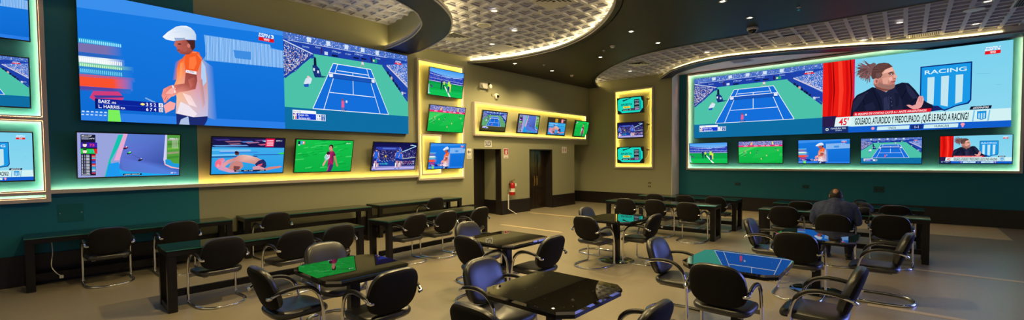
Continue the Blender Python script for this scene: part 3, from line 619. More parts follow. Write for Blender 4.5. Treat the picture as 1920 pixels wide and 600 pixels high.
def pic_referees():
    p = Pic()
    p.grad(0, 0, 1, .30, (60, 150, 235), (130, 190, 245)); p.poly([(0, .14), (.25, .20), (.55, .27), (.8, .24), (1, .17), (1, .48), (0, .48)], (34, 60, 175))
    crowd(p, [(0, .16), (1, .20), (1, .44), (0, .44)], 60, 12, [(40, 70, 190), (24, 44, 150), (90, 120, 220), (60, 90, 210), (160, 180, 240)], .8, 1.1)
    p.lines([((.02, .21), (.3, .255)), ((.3, .255), (.6, .27)), ((.68, .26), (.95, .22))], .012, (220, 225, 250)); p.lines([((0, .365), (1, .40))], .022, (150, 150, 215)); p.rect(0, .44, 1, .50, (36, 40, 150)); p.lines([((0, .475), (1, .48))], .016, (225, 230, 245))
    p.grad(0, .50, 1, 1, (10, 150, 70), (16, 196, 84)); p.many([([(0, y), (1, y-.02), (1, y+.03), (0, y+.05)], c) for y, c in ((.58, (14, 165, 76)), (.70, (12, 158, 70)), (.82, (24, 190, 90)))])
    p.poly([(.44, .62), (.47, .62), (.66, 1), (.61, 1)], (235, 242, 240))
    def man(x, y, s, top, low):
        p.poly([(x-.032*s, y+.24*s), (x+.032*s, y+.24*s), (x+.035*s, y+.62*s), (x+.012*s, y+.62*s), (x, y+.36*s), (x-.012*s, y+.62*s), (x-.035*s, y+.62*s)], low); p.poly([(x-.038*s, y+.02*s), (x+.038*s, y+.02*s), (x+.042*s, y+.27*s), (x-.042*s, y+.27*s)], top)
        p.ell(x, y-.025*s, .016*s, .036*s, (205, 150, 140)); p.ell(x, y-.042*s, .017*s, .022*s, (50, 34, 34))
    man(.36, .42, .55, (22, 30, 90), (16, 20, 60)); man(.43, .43, .50, (190, 225, 60), (20, 24, 60)); man(.57, .40, .75, (175, 235, 70), (34, 44, 130)); man(.62, .50, .50, (240, 220, 90), (230, 215, 110))
    p.ell(.09, .68, .03, .05, (70, 90, 120)); p.line((.0, .63), (.08, .66), .02, (20, 40, 80)); p.poly([(.0, .6), (.02, .62), (.03, .92), (.08, .94), (0, .97)], (190, 215, 235))
    return p

def pic_pitch():
    p = Pic()
    p.grad(0, 0, 1, 1, (24, 196, 80), (14, 176, 66)); p.rect(0, 0, 1, .18, (90, 110, 190))
    crowd(p, [(0, .0), (1, .0), (1, .18), (0, .18)], 64, 8, [(235, 240, 250), (70, 110, 200), (220, 160, 170), (30, 50, 130), (180, 190, 225), (240, 220, 225), (150, 60, 90)], .9, 1.2)
    p.poly([(.29, .06), (.34, .06), (.32, .20), (.27, .20)], (240, 175, 120)); p.poly([(.77, .03), (.80, .03), (.80, .16), (.77, .16)], (240, 220, 110)); p.rect(0, .18, 1, .255, (226, 40, 110)); p.many([([(x, .19), (x+.09, .19), (x+.09, .235), (x, .235)], (245, 150, 190)) for x in (.12, .36, .52, .64, .83)])
    p.poly([(0, .30), (.45, .26), (.0, .62)], (60, 205, 92)); p.poly([(.62, .26), (1, .26), (1, .5), (.5, .75), (.3, .78)], (30, 188, 76)); p.poly([(.7, .6), (1, .4), (1, .8), (.6, 1), (.45, 1)], (20, 184, 72))
    p.lines([((0, .60), (.32, .27)), ((.05, .68), (.20, .52)), ((.20, .52), (.14, .50))], .008, (160, 225, 160)); p.ell(.97, .62, .03, .05, (110, 210, 140)); p.ell(.97, .62, .022, .04, (20, 184, 72))
    for x, y, c in ((.12, .48, (24, 40, 120)), (.15, .62, (30, 44, 110)), (.28, .50, (240, 225, 130)), (.44, .42, (26, 34, 100)), (.42, .53, (24, 60, 160)), (.53, .78, (245, 230, 150)), (.65, .63, (245, 230, 150)), (.85, .34, (30, 50, 130)), (.90, .40, (240, 215, 160)), (.16, .42, (240, 170, 110))):
        p.poly([(x-.008, y), (x+.008, y), (x+.010, y+.045), (x-.010, y+.045)], c); p.lines([((x-.004, y+.045), (x-.006, y+.08)), ((x+.004, y+.045), (x+.007, y+.08))], .007, (200, 150, 130)); p.ell(x, y-.012, .005, .012, (120, 70, 60))
    return p

def pic_apuesta():
    p = Pic()
    p.rect(0, 0, 1, 1, (24, 212, 186))
    for pts in ([(0, .80), (.10, .88), (.16, 1), (0, 1)], [(.92, 0), (1, 0), (1, .30), (.95, .22)], [(.86, 1), (.95, .80), (1, .72), (1, 1)], [(.18, .14), (.42, .05), (.40, .12), (.30, .17), (.24, .22)], [(.46, 0), (.56, 0), (.50, .06)], [(0, 0), (.12, 0), (.02, .10), (0, .12)]):
        p.poly(pts, (20, 26, 30))
    p.poly([(.42, .06), (.52, .02), (.44, .12)], (20, 26, 30))
    p.text('APUESTA', .12, .36, .50, (16, 26, 44), .46, .02); p.rect(.22, .55, .50, .68, (250, 205, 40)); p.text('EN VIVO', .27, .58, .65, (40, 50, 60), .18, .012)
    p.poly([(.14, .86), (.20, .74), (.48, .74), (.55, .86)], (22, 34, 60)); p.text('betsson', .21, .77, .83, (235, 245, 245), .20, .01); p.ell(.52, .80, .04, .06, (230, 245, 240)); p.rect(.50, .70, .66, .88, (60, 80, 84))
    p.poly([(.655, .14), (.86, .12), (.86, .86), (.65, .88)], (18, 22, 34)); p.poly([(.67, .18), (.845, .165), (.845, .84), (.665, .855)], (44, 46, 60))
    p.many([([(.675, y), (.84, y-.004), (.84, y+.06), (.675, y+.064)], c) for y, c in ((.20, (150, 170, 180)), (.30, (40, 40, 50)), (.42, (190, 200, 205)), (.54, (30, 34, 44)), (.64, (170, 180, 190)), (.76, (210, 150, 230)))])
    p.many([([(.69+.05*k, y), (.72+.05*k, y), (.72+.05*k, y+.03), (.69+.05*k, y+.03)], c) for y, c in ((.22, (24, 40, 50)), (.44, (30, 40, 60)), (.66, (30, 40, 60)), (.32, (150, 160, 170))) for k in range(3)])
    p.poly([(.87, .12), (.93, .30), (.93, .80), (.87, .88)], (16, 150, 150))
    return p

PICS = {'player': pic_player().mesh(), 'tennis': pic_tennis().mesh(), 'tennis_dim': pic_tennis(True).mesh(), 'talk': pic_talk().mesh(), 'race': pic_race().mesh(),
        'wrestle': pic_wrestle().mesh(), 'wrestle_dim': pic_wrestle(True).mesh(), 'footballer': pic_footballer().mesh(), 'volley': pic_volley().mesh(),
        'referees': pic_referees().mesh(), 'pitch': pic_pitch().mesh(), 'apuesta': pic_apuesta().mesh()}

# ------------------------------------------------------------------ room shell  (x: into the room along the long wall, y: towards the long wall)
WY, X1, X2 = 8.9, 14.25, 14.85      # long wall, beige end wall, teal screen wall
JOG = 5.75; ZD, ZT, ZC = 4.27, 4.43, 4.755; TEAL_X = 1.957
OX0, OX1 = -5.0, -5.0

bm = BM(); box(bm, (-5, -5, -.1), (16.2, 12.2, 0)); struct('floor', bm, M['floor'])
# long wall: openings for the exit door, the double door and the passage by the corner
DOORS = [(8.30, 9.41, 1.955), (10.71, 11.92, 1.965), (13.245, 14.25, 2.165)]
bm = BM()
T = .18
box(bm, (-5, WY, 0), (TEAL_X, WY+T, 4.9), mi=1)
x = TEAL_X
for a, b, h in DOORS:
    box(bm, (x, WY, 0), (a, WY+T, 4.9)); box(bm, (a, WY, h), (b, WY+T, 4.9)); x = b
struct('wall_left', bm, [M['beige'], M['teal']])
bm = BM(); box(bm, (X1, JOG, 0), (X1+.75, 12.2, 4.9)); struct('wall_end', bm, M['beige'])
bm = BM(); box(bm, (X2, -5, 0), (X2+.15, JOG, 4.9)); struct('wall_right', bm, M['teal'])
# the return between the two end walls is painted white
bm = BM(); box(bm, (X1+.001, JOG-.012, 0), (X2, JOG, ZT)); struct('trim_1', bm, M['plain_ceiling'])
# skirtings
def skirting(name, boxes):
    bm = BM()
    for lo, hi in boxes: box(bm, lo, hi)
    struct(name, bm, M['base'])
BZ = .415; BD = .025
skirting('baseboard_left', [((-5, WY-BD, 0), (8.30, WY, BZ)), ((9.41, WY-BD, 0), (10.71, WY, BZ)), ((11.92, WY-BD, 0), (13.245, WY, BZ))])
skirting('baseboard_end', [((X1-BD, JOG-.012, 0), (X1, 12.0, BZ)), ((X1-BD, JOG-.04, 0), (X2, JOG-.012, BZ))])
skirting('baseboard_right', [((X2-BD, -5, 0), (X2, JOG-.04, BZ))])
# vestibule behind the exit door, passage behind the corner opening
bm = BM()
box(bm, (9.50, WY+T, 0), (9.62, 9.75, 3)); box(bm, (7.2, WY+T, 1.955), (9.50, 9.75, 2.05)); struct('wall_vestibule', bm, M['beige'])
skirting('baseboard_vestibule', [((9.475, WY+T, 0), (9.50, 9.70, BZ))])
bm = BM(); box(bm, (9.385, WY-.004, 0), (9.41, WY+T+.03, 1.955)); box(bm, (8.30, WY-.004, 0), (8.325, WY+T+.03, 1.955)); struct('trim_2', bm, M['void'])
d1 = None
bm = BM(); box(bm, (8.0, 9.70, 0), (9.50, 9.74, 1.955))
for px_ in (8.14, 8.86):
    box(bm, (px_, 9.69, .55), (px_+.52, 9.70, 1.8), .003)
    box(bm, (px_, 9.69, .12), (px_+.52, 9.70, .45), .003)
d1 = struct('door_1', bm, M['void'])
bm = BM(); box(bm, (8.74, 9.655, .95), (8.77, 9.69, 1.10), .004); obj('door_handle', bm, M['gold'], d1)
bm = BM(); box(bm, (12.9, 12.0, 0), (15, 12.2, 3)); box(bm, (12.9, WY+T, 0), (13.0, 12.0, 3)); box(bm, (13.0, WY+T, 2.165), (X1, 12.0, 2.3)); struct('wall_passage', bm, M['beige'])
# the dark double door with raised panels and brass bars
bm = BM(); box(bm, (10.71, WY+T+.13, 0), (11.92, WY+T+.19, 1.965)); struct('trim_3', bm, M['void'])
bm = BM(); box(bm, (11.89, WY-.004, 0), (11.92, WY+.31, 1.965)); box(bm, (10.71, WY-.004, 0), (10.735, WY+.31, 1.965)); box(bm, (10.735, WY, 1.935), (11.89, WY+.31, 1.965)); struct('trim_4', bm, M['void'])
for n_, (a, b, hx) in enumerate(((10.74, 11.305, 11.25), (11.325, 11.885, 11.38))):
    bm = BM(); y = WY+.26
    box(bm, (a, y, .01), (b, y+.045, 1.93))
    for z0, z1 in ((.14, .52), (.66, .93), (1.04, 1.82)):
        x0, x1 = a+.09, b-.09
        box(bm, (x0, y-.014, z0), (x1, y, z1), .006)
        box(bm, (x0+.035, y-.022, z0+.035), (x1-.035, y-.012, z1-.035), .005)
    d = struct('door_%d' % (n_+2), bm, M['door'])
    bm = BM(); tube(bm, [(hx, y-.02, .80), (hx, y-.055, .82), (hx, y-.055, 1.02), (hx, y-.02, 1.04)], .013, 8); box(bm, (hx-.025, y-.026, .76), (hx+.025, y-.014, 1.08), .004)
    obj('door_handle', bm, M['gold'], d)

# ------------------------------------------------------------------ ceilings
c2 = lambda pts, n=6: [(p.x, p.y) for p in catmull([(x, y, 0) for x, y in pts], n)]
CA = c2([(8.10, 8.9), (8.42, 8.2), (8.60, 7.36), (8.56, 6.3), (8.19, 5.32), (7.72, 4.63), (7.17, 4.06), (6.55, 3.6), (5.7, 3.2), (4.5, 2.85), (2.8, 2.7), (0, 2.7), (-5, 2.7)])
RO = c2([(6.24, 8.9), (6.22, 8.35), (6.06, 7.64), (5.83, 6.97), (5.51, 6.46), (5.24, 6.14), (4.95, 5.89), (4.42, 5.57), (3.6, 5.25), (2.5, 5.05), (1.2, 5.0), (-5, 5.0)])
RI = c2([(5.555, 8.9), (5.52, 8.33), (5.38, 7.62), (5.16, 7.04), (4.97, 6.71), (4.75, 6.47), (4.49, 6.25), (3.98, 6.04), (3.2, 5.83), (2.2, 5.72), (1, 5.68), (-5, 5.68)])
CB = c2([(14.25, 8.47), (13.3, 8.04), (12.45, 7.47), (11.55, 6.57), (10.92, 5.71), (10.6, 5.12), (10.45, 4.48), (10.38, 3.66), (10.40, 2.59), (10.42, 1.6), (10.44, .79), (10.42, -.36), (10.3, -5)])
LB = c2([(14.25, 6.2), (13.6, 5.7), (13.07, 5.24), (12.56, 4.46), (12.38, 3.71), (12.47, 3.09), (12.84, 2.0), (13.30, .99), (13.83, .04), (14.12, -.85), (14.22, -1.8), (14.25, -5)])
WB = c2([(14.25, 5.73), (13.9, 5.5), (13.55, 5.17), (13.14, 4.62), (12.86, 3.84), (12.85, 3.18), (13.0, 2.6), (13.25, 2.05), (13.55, 1.55), (13.85, 1.02), (14.25, .4), (14.84, -.3)])

def offset(c, d):
    out = []
    for i, (x, y) in enumerate(c):
        a = c[max(i-1, 0)]; b = c[min(i+1, len(c)-1)]
        tx, ty = b[0]-a[0], b[1]-a[1]; L = math.hypot(tx, ty) or 1
        out.append((x-ty/L*d, y+tx/L*d))
    return out
def band(bm, c, d0, d1, z0, z1, mi=0):
    """an upright curved band between two offsets of a plan curve"""
    A, B = offset(c, d0), offset(c, d1)
    r = [[bm.verts.new((*A[i], z0)), bm.verts.new((*B[i], z0)), bm.verts.new((*B[i], z1)), bm.verts.new((*A[i], z1))] for i in range(len(c))]
    for p, q in zip(r, r[1:]):
        for k in range(4):
            f = bm.faces.new([p[k], p[(k+1) % 4], q[(k+1) % 4], q[k]]); f.material_index = mi
    bm.faces.new(r[0][::-1]); bm.faces.new(r[-1])

def slab(name, pts, z0, z1, m):
    bm = BM(); prism(bm, pts, z0, z1); return struct(name, bm, m)

# the curves run towards the camera, so a positive offset lies on the +x side of the far trays
slab('ceiling', [(CA[0][0], 8.9), (X1, 8.9)] + CB + [(-5, -5)] + CA[::-1][:-1], ZD, ZD+.03, M['dark_ceiling'])
slab('ceiling_ring', RO + RI[::-1], 4.19, 4.215, M['ring_paint'])
slab('ceiling_band', LB + [(X2, -5)] + WB[::-1], ZD, ZD+.03, M['ring_paint'])
# sign of an offset that leads away from the tray opening
bm = BM(); band(bm, CA, 0, .025, ZD-.012, ZD+.07); struct('trim_5', bm, M['rim'], smooth=True, angle=40)
bm = BM(); band(bm, CA, .13, .15, ZD, ZT+.02); struct('trim_6', bm, M['plain_ceiling'])
bm = BM(); band(bm, CA, .120, .128, ZD+.08, ZD+.13); struct('trim_7', bm, M['cove_led'])
bm = BM(); band(bm, RO, -.025, 0, 4.178, 4.255); band(bm, RI, 0, .025, 4.178, 4.27); struct('trim_8', bm, M['rim'], smooth=True, angle=40)
bm = BM(); band(bm, RO, -.15, -.13, 4.20, ZT+.02); band(bm, RI, .11, .13, 4.20, ZC+.03); struct('trim_9', bm, M['beige'])
bm = BM(); band(bm, RO, -.125, -.118, 4.27, 4.32); band(bm, RI, .098, .105, 4.255, 4.295); struct('trim_10', bm, M['cove_led'])
bm = BM(); band(bm, CB, -.02, 0, ZD-.012, ZD+.03); band(bm, LB, 0, .02, ZD-.012, ZD+.045); band(bm, WB, -.02, 0, ZD-.012, ZT); struct('trim_11', bm, M['rim'], smooth=True, angle=40)
bm = BM(); band(bm, CB, -.13, -.11, ZD, ZT+.02); band(bm, LB, .12, .14, ZD, ZT+.02); struct('trim_12', bm, M['plain_ceiling'])
bm = BM(); band(bm, LB[:60], .108, .116, ZD+.062, ZD+.095); band(bm, CB[:9], -.108, -.10, ZD+.05, ZD+.10); struct('trim_13', bm, M['cove_end'])

def inside(p, poly):
    x, y = p; r = False; n = len(poly)
    for i in range(n):
        x1, y1 = poly[i]; x2, y2 = poly[(i+1) % n]
        if (y1 > y) != (y2 > y) and x < (x2-x1)*(y-y1)/(y2-y1)+x1: r = not r
    return r
def coffers(name, xs, ys, z, keep, dp=.028):
    """pressed ceiling tiles: every cell a two-step square recess"""
    bm = BM(); S = .305; h = S/2
    for i in range(int((xs[1]-xs[0])/S)+1):
        for j in range(int((ys[1]-ys[0])/S)+1):
            cx, cy = xs[0]+h+i*S, ys[1]-h-j*S
            if not keep((cx, cy)): continue
            rings = []
            for d, dz in ((h, 0), (.118, 0), (.116, dp), (.072, dp), (.070, dp*1.6)):
                rings.append([bm.verts.new((cx+sx*d, cy+sy*d, z+dz)) for sx, sy in ((-1, -1), (1, -1), (1, 1), (-1, 1))])
            for A, B in zip(rings, rings[1:]):
                for k in range(4): bm.faces.new([A[k], B[k], B[(k+1) % 4], A[(k+1) % 4]])
            bm.faces.new(rings[-1])
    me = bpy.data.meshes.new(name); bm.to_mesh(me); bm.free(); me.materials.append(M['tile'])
    o = mesh_obj(name, me); o['kind'] = 'structure'; return o
DRUM = offset(RI, .12)
inC = lambda p: inside(p, DRUM+[(-5, 8.95)])
LIM = offset(LB, .13)
beyondL = lambda p: inside(p, LIM+[(16, -5), (16, 6.25)])
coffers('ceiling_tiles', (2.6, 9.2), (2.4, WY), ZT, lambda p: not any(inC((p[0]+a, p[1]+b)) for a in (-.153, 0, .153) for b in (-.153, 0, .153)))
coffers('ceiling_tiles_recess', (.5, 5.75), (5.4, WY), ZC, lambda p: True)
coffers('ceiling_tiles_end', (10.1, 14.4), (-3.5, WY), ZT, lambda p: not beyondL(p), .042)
bm = BM(); prism(bm, LIM[:-1]+[(15, -5), (15, 6.3)], ZT, ZT+.03); struct('ceiling_recess', bm, M['plain_ceiling'])
bm = BM(); box(bm, (-5, -5, 4.9), (16.2, 12.2, 5.0)); struct('ceiling_slab', bm, M['dark_ceiling'])

# floor inlays
for n_, (x0, x1, y0, y1) in enumerate(((8.00, 8.09, 5.75, 7.62), (10.35, 10.44, 6.77, 8.6), (6.27, 6.36, -2.2, .30), (8.66, 8.75, -2.2, -.05))):
    bm = BM(); box(bm, (x0, y0, 0), (x1, y1, .003)); struct('trim_%d' % (14+n_), bm, M['inlay'])
bm = BM(); prism(bm, [(12.80, -1.56), (14.82, -1.56), (14.82, 5.70), (12.80, 5.70)], 0, .003); struct('trim_18', bm, M['strip_floor'])

# ------------------------------------------------------------------ frames of light on the walls
RL = Matrix(((1, 0, 0), (0, 0, -1), (0, 1, 0))).to_4x4()           # local x,y,z -> +x, up, out of the long wall (-y)
RR = Matrix(((0, 0, -1), (-1, 0, 0), (0, 1, 0))).to_4x4()          # local x,y,z -> -y, up, out of the end walls (-x)
def wallm(w, a, z, out=0):
    if w == 'L': return Matrix.Translation((a, WY-out, z)) @ RL
    return Matrix.Translation(((X1 if w == 'E' else X2)-out, a, z)) @ RR

def _side(bm, s, e, f, w, k0, k1, m=.0):
    if s == 'l': box(bm, (-e, -f+m, k0), (-e+w, f-m, k1))
    if s == 'r': box(bm, (e-w, -f+m, k0), (e, f-m, k1))
    if s == 't': box(bm, (-e+m, f-w, k0), (e-m, f, k1))
    if s == 'b': box(bm, (-e+m, -f, k0), (e-m, -f+w, k1))
def lip(bm, s, e, f, depth, w): _side(bm, s, e, f, w, depth-.012, depth, w if s in 'lr' else 0)
def tape(bm, s, e, f, depth, w): _side(bm, s, e, f, w-.003, depth-.017, depth-.0125, w)       # faces the wall, hidden by the lip
def light_frame(label, w, a, z, W, H, led, depth=.085, bar=.034, sides='lrtb', bars=(), group=None, strip='lrtb'):
    """open box frame with a light line along its inner face, centred at (a, z)"""
    t = thing('lit_wall_frame', label, 'light frame', mat=wallm(w, a, z), group=group)
    bm = BM(); x, y = W/2, H/2
    if 'l' in sides: box(bm, (-x, -y, 0), (-x+bar, y, depth))
    if 'r' in sides: box(bm, (x-bar, -y, 0), (x, y, depth))
    xi = x-bar if 'l' in sides else x
    if 't' in sides: box(bm, (-x+(bar if 'l' in sides else 0), y-bar, 0), (x-(bar if 'r' in sides else 0), y, depth))
    if 'b' in sides: box(bm, (-x+(bar if 'l' in sides else 0), -y, 0), (x-(bar if 'r' in sides else 0), -y+bar, depth))
    e = x-bar; f = y-bar; lw = .016
    for s in strip: lip(bm, s, e, f, depth, lw)
    obj('frame_bar', bm, M['frame'], t)
    for s in strip:
        bm = BM(); tape(bm, s, e, f, depth, lw); obj('light_strip', bm, M[led], t)
    return t
light_frame('tall warm-lit wall frame holding three televisions at the end of the long wall', 'L', 7.145, 2.64, 1.49, 2.97, 'warm_led')
light_frame('small warm-lit frame nested in the bottom corner of the tall three-television frame', 'L', 6.81, 1.785, .64, 1.02, 'warm_led', depth=.075, bar=.03)
light_frame('long low warm-lit frame around four tilted televisions above the exit door', 'L', 11.10, 2.78, 5.65, .93, 'warm_led')
light_frame('tall warm-lit frame on the beige end wall holding three small televisions', 'E', 7.08, 2.67, 1.44, 2.75, 'warm_led')
light_frame('huge green-lit frame around the video wall on the teal wall', 'T', 1.77, 2.825, 7.37, 3.15, 'mint_led', depth=.1)
# the ledge of light under the long wall's video wall runs from the teal paint to the tall frame
t = thing('lit_wall_ledge', 'long taupe light ledge glowing under the television row of the long wall', 'light ledge', mat=wallm('L', 3.315, 1.264))
bm = BM(); box(bm, (-3.085, -.025, 0), (3.083, .012, .085)); box(bm, (-3.085, .012, .073), (3.083, .028, .085)); obj('frame_bar', bm, M['frame'], t)
bm = BM(); box(bm, (-3.08, .0125, .068), (-1.36, .025, .0725)); obj('light_strip', bm, M['mint_led'], t)
bm = BM(); box(bm, (-1.355, .0125, .068), (3.08, .025, .0725)); obj('light_strip', bm, M['warm_led'], t)
# cropped green frame at the near end of the long wall, with a cross rail and a low slot of light
t = thing('lit_wall_frame', 'green-lit frame with a cross rail holding three televisions on teal paint', 'light frame', mat=wallm('L', -.53, 2.64))
bm = BM(); x = .76; y = 1.51
box(bm, (-x, -y, 0), (-x+.05, y, .085)); box(bm, (x-.05, -y, 0), (x, y, .085)); box(bm, (-x+.05, y-.05, 0), (x-.05, y, .085)); box(bm, (-x+.05, -y, 0), (x-.05, -y+.05, .085))
box(bm, (-x+.05, -.392, 0), (x-.05, -.348, .085)); box(bm, (-x+.05, -1.41, 0), (x-.05, -1.365, .085))
for lo, hi in (((-x+.06, -.347, .073), (x-.06, -.330, .085)), ((x-.067, -.33, .073), (x-.0505, 1.45, .085)), ((-x+.06, -.410, .073), (x-.06, -.393, .085)), ((x-.067, -1.36, .073), (x-.0505, -.412, .085)), ((-x+.06, -1.364, .073), (x-.06, -1.348, .085)), ((-x+.06, -1.459, .073), (x-.06, -1.443, .085))): box(bm, lo, hi)
obj('frame_bar', bm, M['frame'], t)
for lo, hi in (((-x+.06, -.347, .068), (x-.06, -.334, .0725)), ((x-.063, -.33, .068), (x-.0505, 1.45, .0725)), ((-x+.06, -.406, .068), (x-.06, -.393, .0725)), ((x-.063, -1.36, .068), (x-.0505, -.412, .0725)), ((-x+.06, -1.364, .068), (x-.06, -1.352, .0725)), ((-x+.06, -1.459, .068), (x-.06, -1.447, .0725))):
    bm = BM(); box(bm, lo, hi); obj('light_strip', bm, M['mint_led'], t)

# ------------------------------------------------------------------ video walls and televisions
def video_wall(label, w, a, z, W, H, feeds):
    t = thing('led_video_wall', label, 'video wall', mat=wallm(w, a, z))
    bm = BM(); box(bm, (-W/2, -H/2, 0), (W/2, H/2, .085)); obj('cabinet', bm, M['bezel'], t)
    n = len(feeds)
    for k, f in enumerate(feeds):
        o = mesh_obj('picture', PICS[f], t); o.location = (-W/2+W/n*(k+.5), 0, .086); o.scale = (W/n, H, 1)
    return t
video_wall('giant video wall on the long wall showing a capped tennis player beside a blue court', 'L', 3.338, 3.197, 5.563, 1.84, ['player', 'tennis'])
video_wall('giant video wall on the teal wall showing a tennis court beside a talk show guest', 'T', 1.745, 3.256, 6.935, 1.93, ['tennis', 'talk'])

def tv(label, w, a, z, W, pic, tilt, out=.15, yaw=0, bez=.012, grow=1.0, group=None, arm=False, squash=None):
    H = squash or W/1.745
    m = wallm(w, a, z, out) @ Matrix.Rotation(math.radians(yaw), 4, 'Y') @ Matrix.Rotation(math.radians(tilt), 4, 'X')
    t = thing('television', label, 'television', mat=m, group=group)
    bm = BM(); box(bm, (-W/2, -H/2, -.045), (W/2, H/2, -.004), .004)
    for lo, hi in (((-W/2, -H/2, -.006), (-W/2+bez, H/2, .004)), ((W/2-bez, -H/2, -.006), (W/2, H/2, .004)), ((-W/2+bez, H/2-bez, -.006), (W/2-bez, H/2, .004)), ((-W/2+bez, -H/2, -.006), (W/2-bez, -H/2+bez*1.4, .004))):
        box(bm, lo, hi)
    box(bm, (-W*.3, -H*.32, -.062), (W*.3, H*.2, -.044), .006)
    obj('housing', bm, M['bezel'], t)
    o = mesh_obj('picture', PICS[pic], t); o.location = (0, bez*.2, -.003); o.scale = (W-2*bez, H-2.4*bez, 1)
    # bracket reaching back to the wall
    inv = m.inverted(); bm = BM()
    base = wallm(w, a, z, 0)
    def wp(x, y, out_): return inv @ (base @ Vector((x, y, out_)))
    for sx in (-.2, .2):
        tube(bm, [wp(sx*W, .10, .004), Vector((sx*W, .10, -.05))], .014, 6); tube(bm, [wp(sx*W, -.10, .004), Vector((sx*W, -.10, -.05))], .014, 6)
    box_pts = [wp(-.25*W, -.14, .003), wp(.25*W, -.14, .003), wp(.25*W, .14, .003), wp(-.25*W, .14, .003)]
    quad(bm, box_pts)
    mo = obj('wall_mount', bm, M['mount'], t)
    if arm:   # the small screens keep a cable box on a short lead beside the picture
        bm = BM(); p = wp(W/2+.10, .17, .02)
        lo = p-Vector((.045, .018, .02)); hi = p+Vector((.045, .018, .02)); box(bm, lo, hi, .004); obj('power_adapter', bm, M['mount'], t)
        bm = BM(); tube(bm, catmull([wp(W/2+.02, .24, .02), wp(W/2+.09, .25, .02), wp(W/2+.10, .19, .02)], 5), .007, 6); tube(bm, catmull([wp(W/2+.12, .15, .02), wp(W/2+.10, .0, .02), wp(W/2+.03, -.12, .02), wp(W/2-.05, -.14, .02)], 5), .005, 6)
        obj('cable', bm, M['white'], t)
    return t
tv('television under the long video wall showing motorcycles racing on a track', 'L', 1.089, 1.771, 1.20, 'race', 14)
tv('television under the long video wall showing two wrestlers on a blue mat', 'L', 2.697, 1.76, 1.18, 'wrestle', 14, yaw=0)
tv('television under the long video wall showing a footballer in a maroon shirt', 'L', 4.065, 1.755, 1.18, 'footballer', 13.5)
tv('television under the long video wall showing blue-clad volleyball players', 'L', 5.703, 1.742, 1.16, 'volley', 13.5)
tv('top television of the tall frame on the long wall, showing referees on a pitch', 'L', 7.251, 3.595, 1.185, 'referees', 9, yaw=3)
tv('middle television of the tall frame on the long wall, showing a wide football pitch', 'L', 7.249, 2.689, 1.178, 'pitch', 13)
tv('bottom television of the tall frame on the long wall, showing a capped tennis player', 'L', 7.251, 1.748, 1.178, 'player', 12)
tv('small television showing a tennis court, first of four above the exit door', 'L', 8.979, 2.732, 1.02, 'tennis_dim', 13, bez=.03, squash=.60)
tv('small television showing a motorcycle race, above the wall next to the exit door', 'L', 10.518, 2.733, 1.02, 'race', 11, bez=.03, squash=.60)
tv('small television showing wrestlers, above the dark double door', 'L', 11.997, 2.721, 1.005, 'wrestle_dim', 10, bez=.03, squash=.60)
tv('small television showing a footballer, last of four, by the room corner', 'L', 13.486, 2.712, 1.003, 'footballer', 13, yaw=4, bez=.03, squash=.60)
tv('turquoise betting advert television at the top of the beige end wall frame', 'E', 7.155, 3.48, 1.0, 'apuesta', 5, bez=.028, arm=True)
tv('small television showing volleyball in the middle of the beige end wall frame', 'E', 7.155, 2.62, 1.0, 'volley', 3, bez=.028, arm=True)
tv('turquoise betting advert television at the bottom of the beige end wall frame', 'E', 7.16, 1.76, 1.0, 'apuesta', 4, bez=.028, arm=True)
tv('television under the teal wall video wall showing referees on a pitch', 'T', 4.749, 1.79, 1.18, 'referees', 6)
tv('television under the teal wall video wall showing a wide football pitch', 'T', 3.26, 1.80, 1.19, 'pitch', 5)
tv('television under the teal wall video wall showing a capped tennis player', 'T', 1.706, 1.792, 1.185, 'player', 6)
tv('television under the teal wall video wall showing a tennis court', 'T', .312, 1.786, 1.19, 'tennis', 6)
tv('television under the teal wall video wall showing a talk show guest', 'T', -1.169, 1.793, 1.174, 'talk', 0)
tv('top television of the near green-lit frame, showing a capped tennis player', 'L', -.49, 3.63, 1.18, 'player', 12)
tv('middle television of the near green-lit frame, showing a tennis court', 'L', -.51, 2.735, 1.18, 'tennis', 13)
tv('bottom television of the near green-lit frame, showing a talk show crest', 'L', -.505, 1.752, 1.18, 'talk', 13)

# ------------------------------------------------------------------ wall fittings
def wall_thing(name, label, cat, w, a, z, group=None):
    return thing(name, label, cat, mat=wallm(w, a, z), group=group)
def plate_text(parent, s, x, y, h, m, w=None, z=.0045, bold=.012, name='lettering'):
    vs, fs = text_mesh(s, bold, 0)
    xs = [v[0] for v in vs]; mn, mx = min(xs), max(xs); k = h/.70; kx = w/(mx-mn) if w else k
    me = bpy.data.meshes.new(name); me.from_pydata([(x+(vx-(mn+mx)/2)*kx, y+vy*k, z) for vx, vy in vs], [], fs); me.materials.append(m)
    return mesh_obj(name, me, parent)
M['ink'] = mat('navy_ink', (.01, .03, .08), .5); M['sign_red'] = mat('sign_red', (.40, .012, .05), .5); M['sign_pink'] = mat('sign_lilac', (.62, .45, .60), .5)
t = wall_thing('exit_sign', 'white sign reading SALIDA above the black exit door', 'sign', 'L', 8.876, 2.10)
bm = BM(); box(bm, (-.143, -.095, .0), (.143, .095, .004), .0015); obj('panel', bm, M['white'], t); plate_text(t, 'SALIDA', 0, -.065, .13, M['ink'], .235, bold=.03)
t = wall_thing('exit_arrow_sign', 'small white sign with an arrow beside the black exit door', 'sign', 'L', 8.138, 1.815)
bm = BM(); box(bm, (-.087, -.138, 0), (.087, .138, .004), .0015); obj('panel', bm, M['white'], t)
me = bpy.data.meshes.new('arrow'); me.from_pydata([(x, y, .0045) for x, y in ((-.062, .045), (-.015, .095), (-.005, .082), (-.028, .057), (.06, .057), (.06, .033), (-.028, .033), (-.005, .008), (-.015, -.005))], [], [(0, 1, 2, 3, 4, 5, 6, 7, 8)][:1]); me.materials.append(M['ink']); mesh_obj('arrow', me, t)
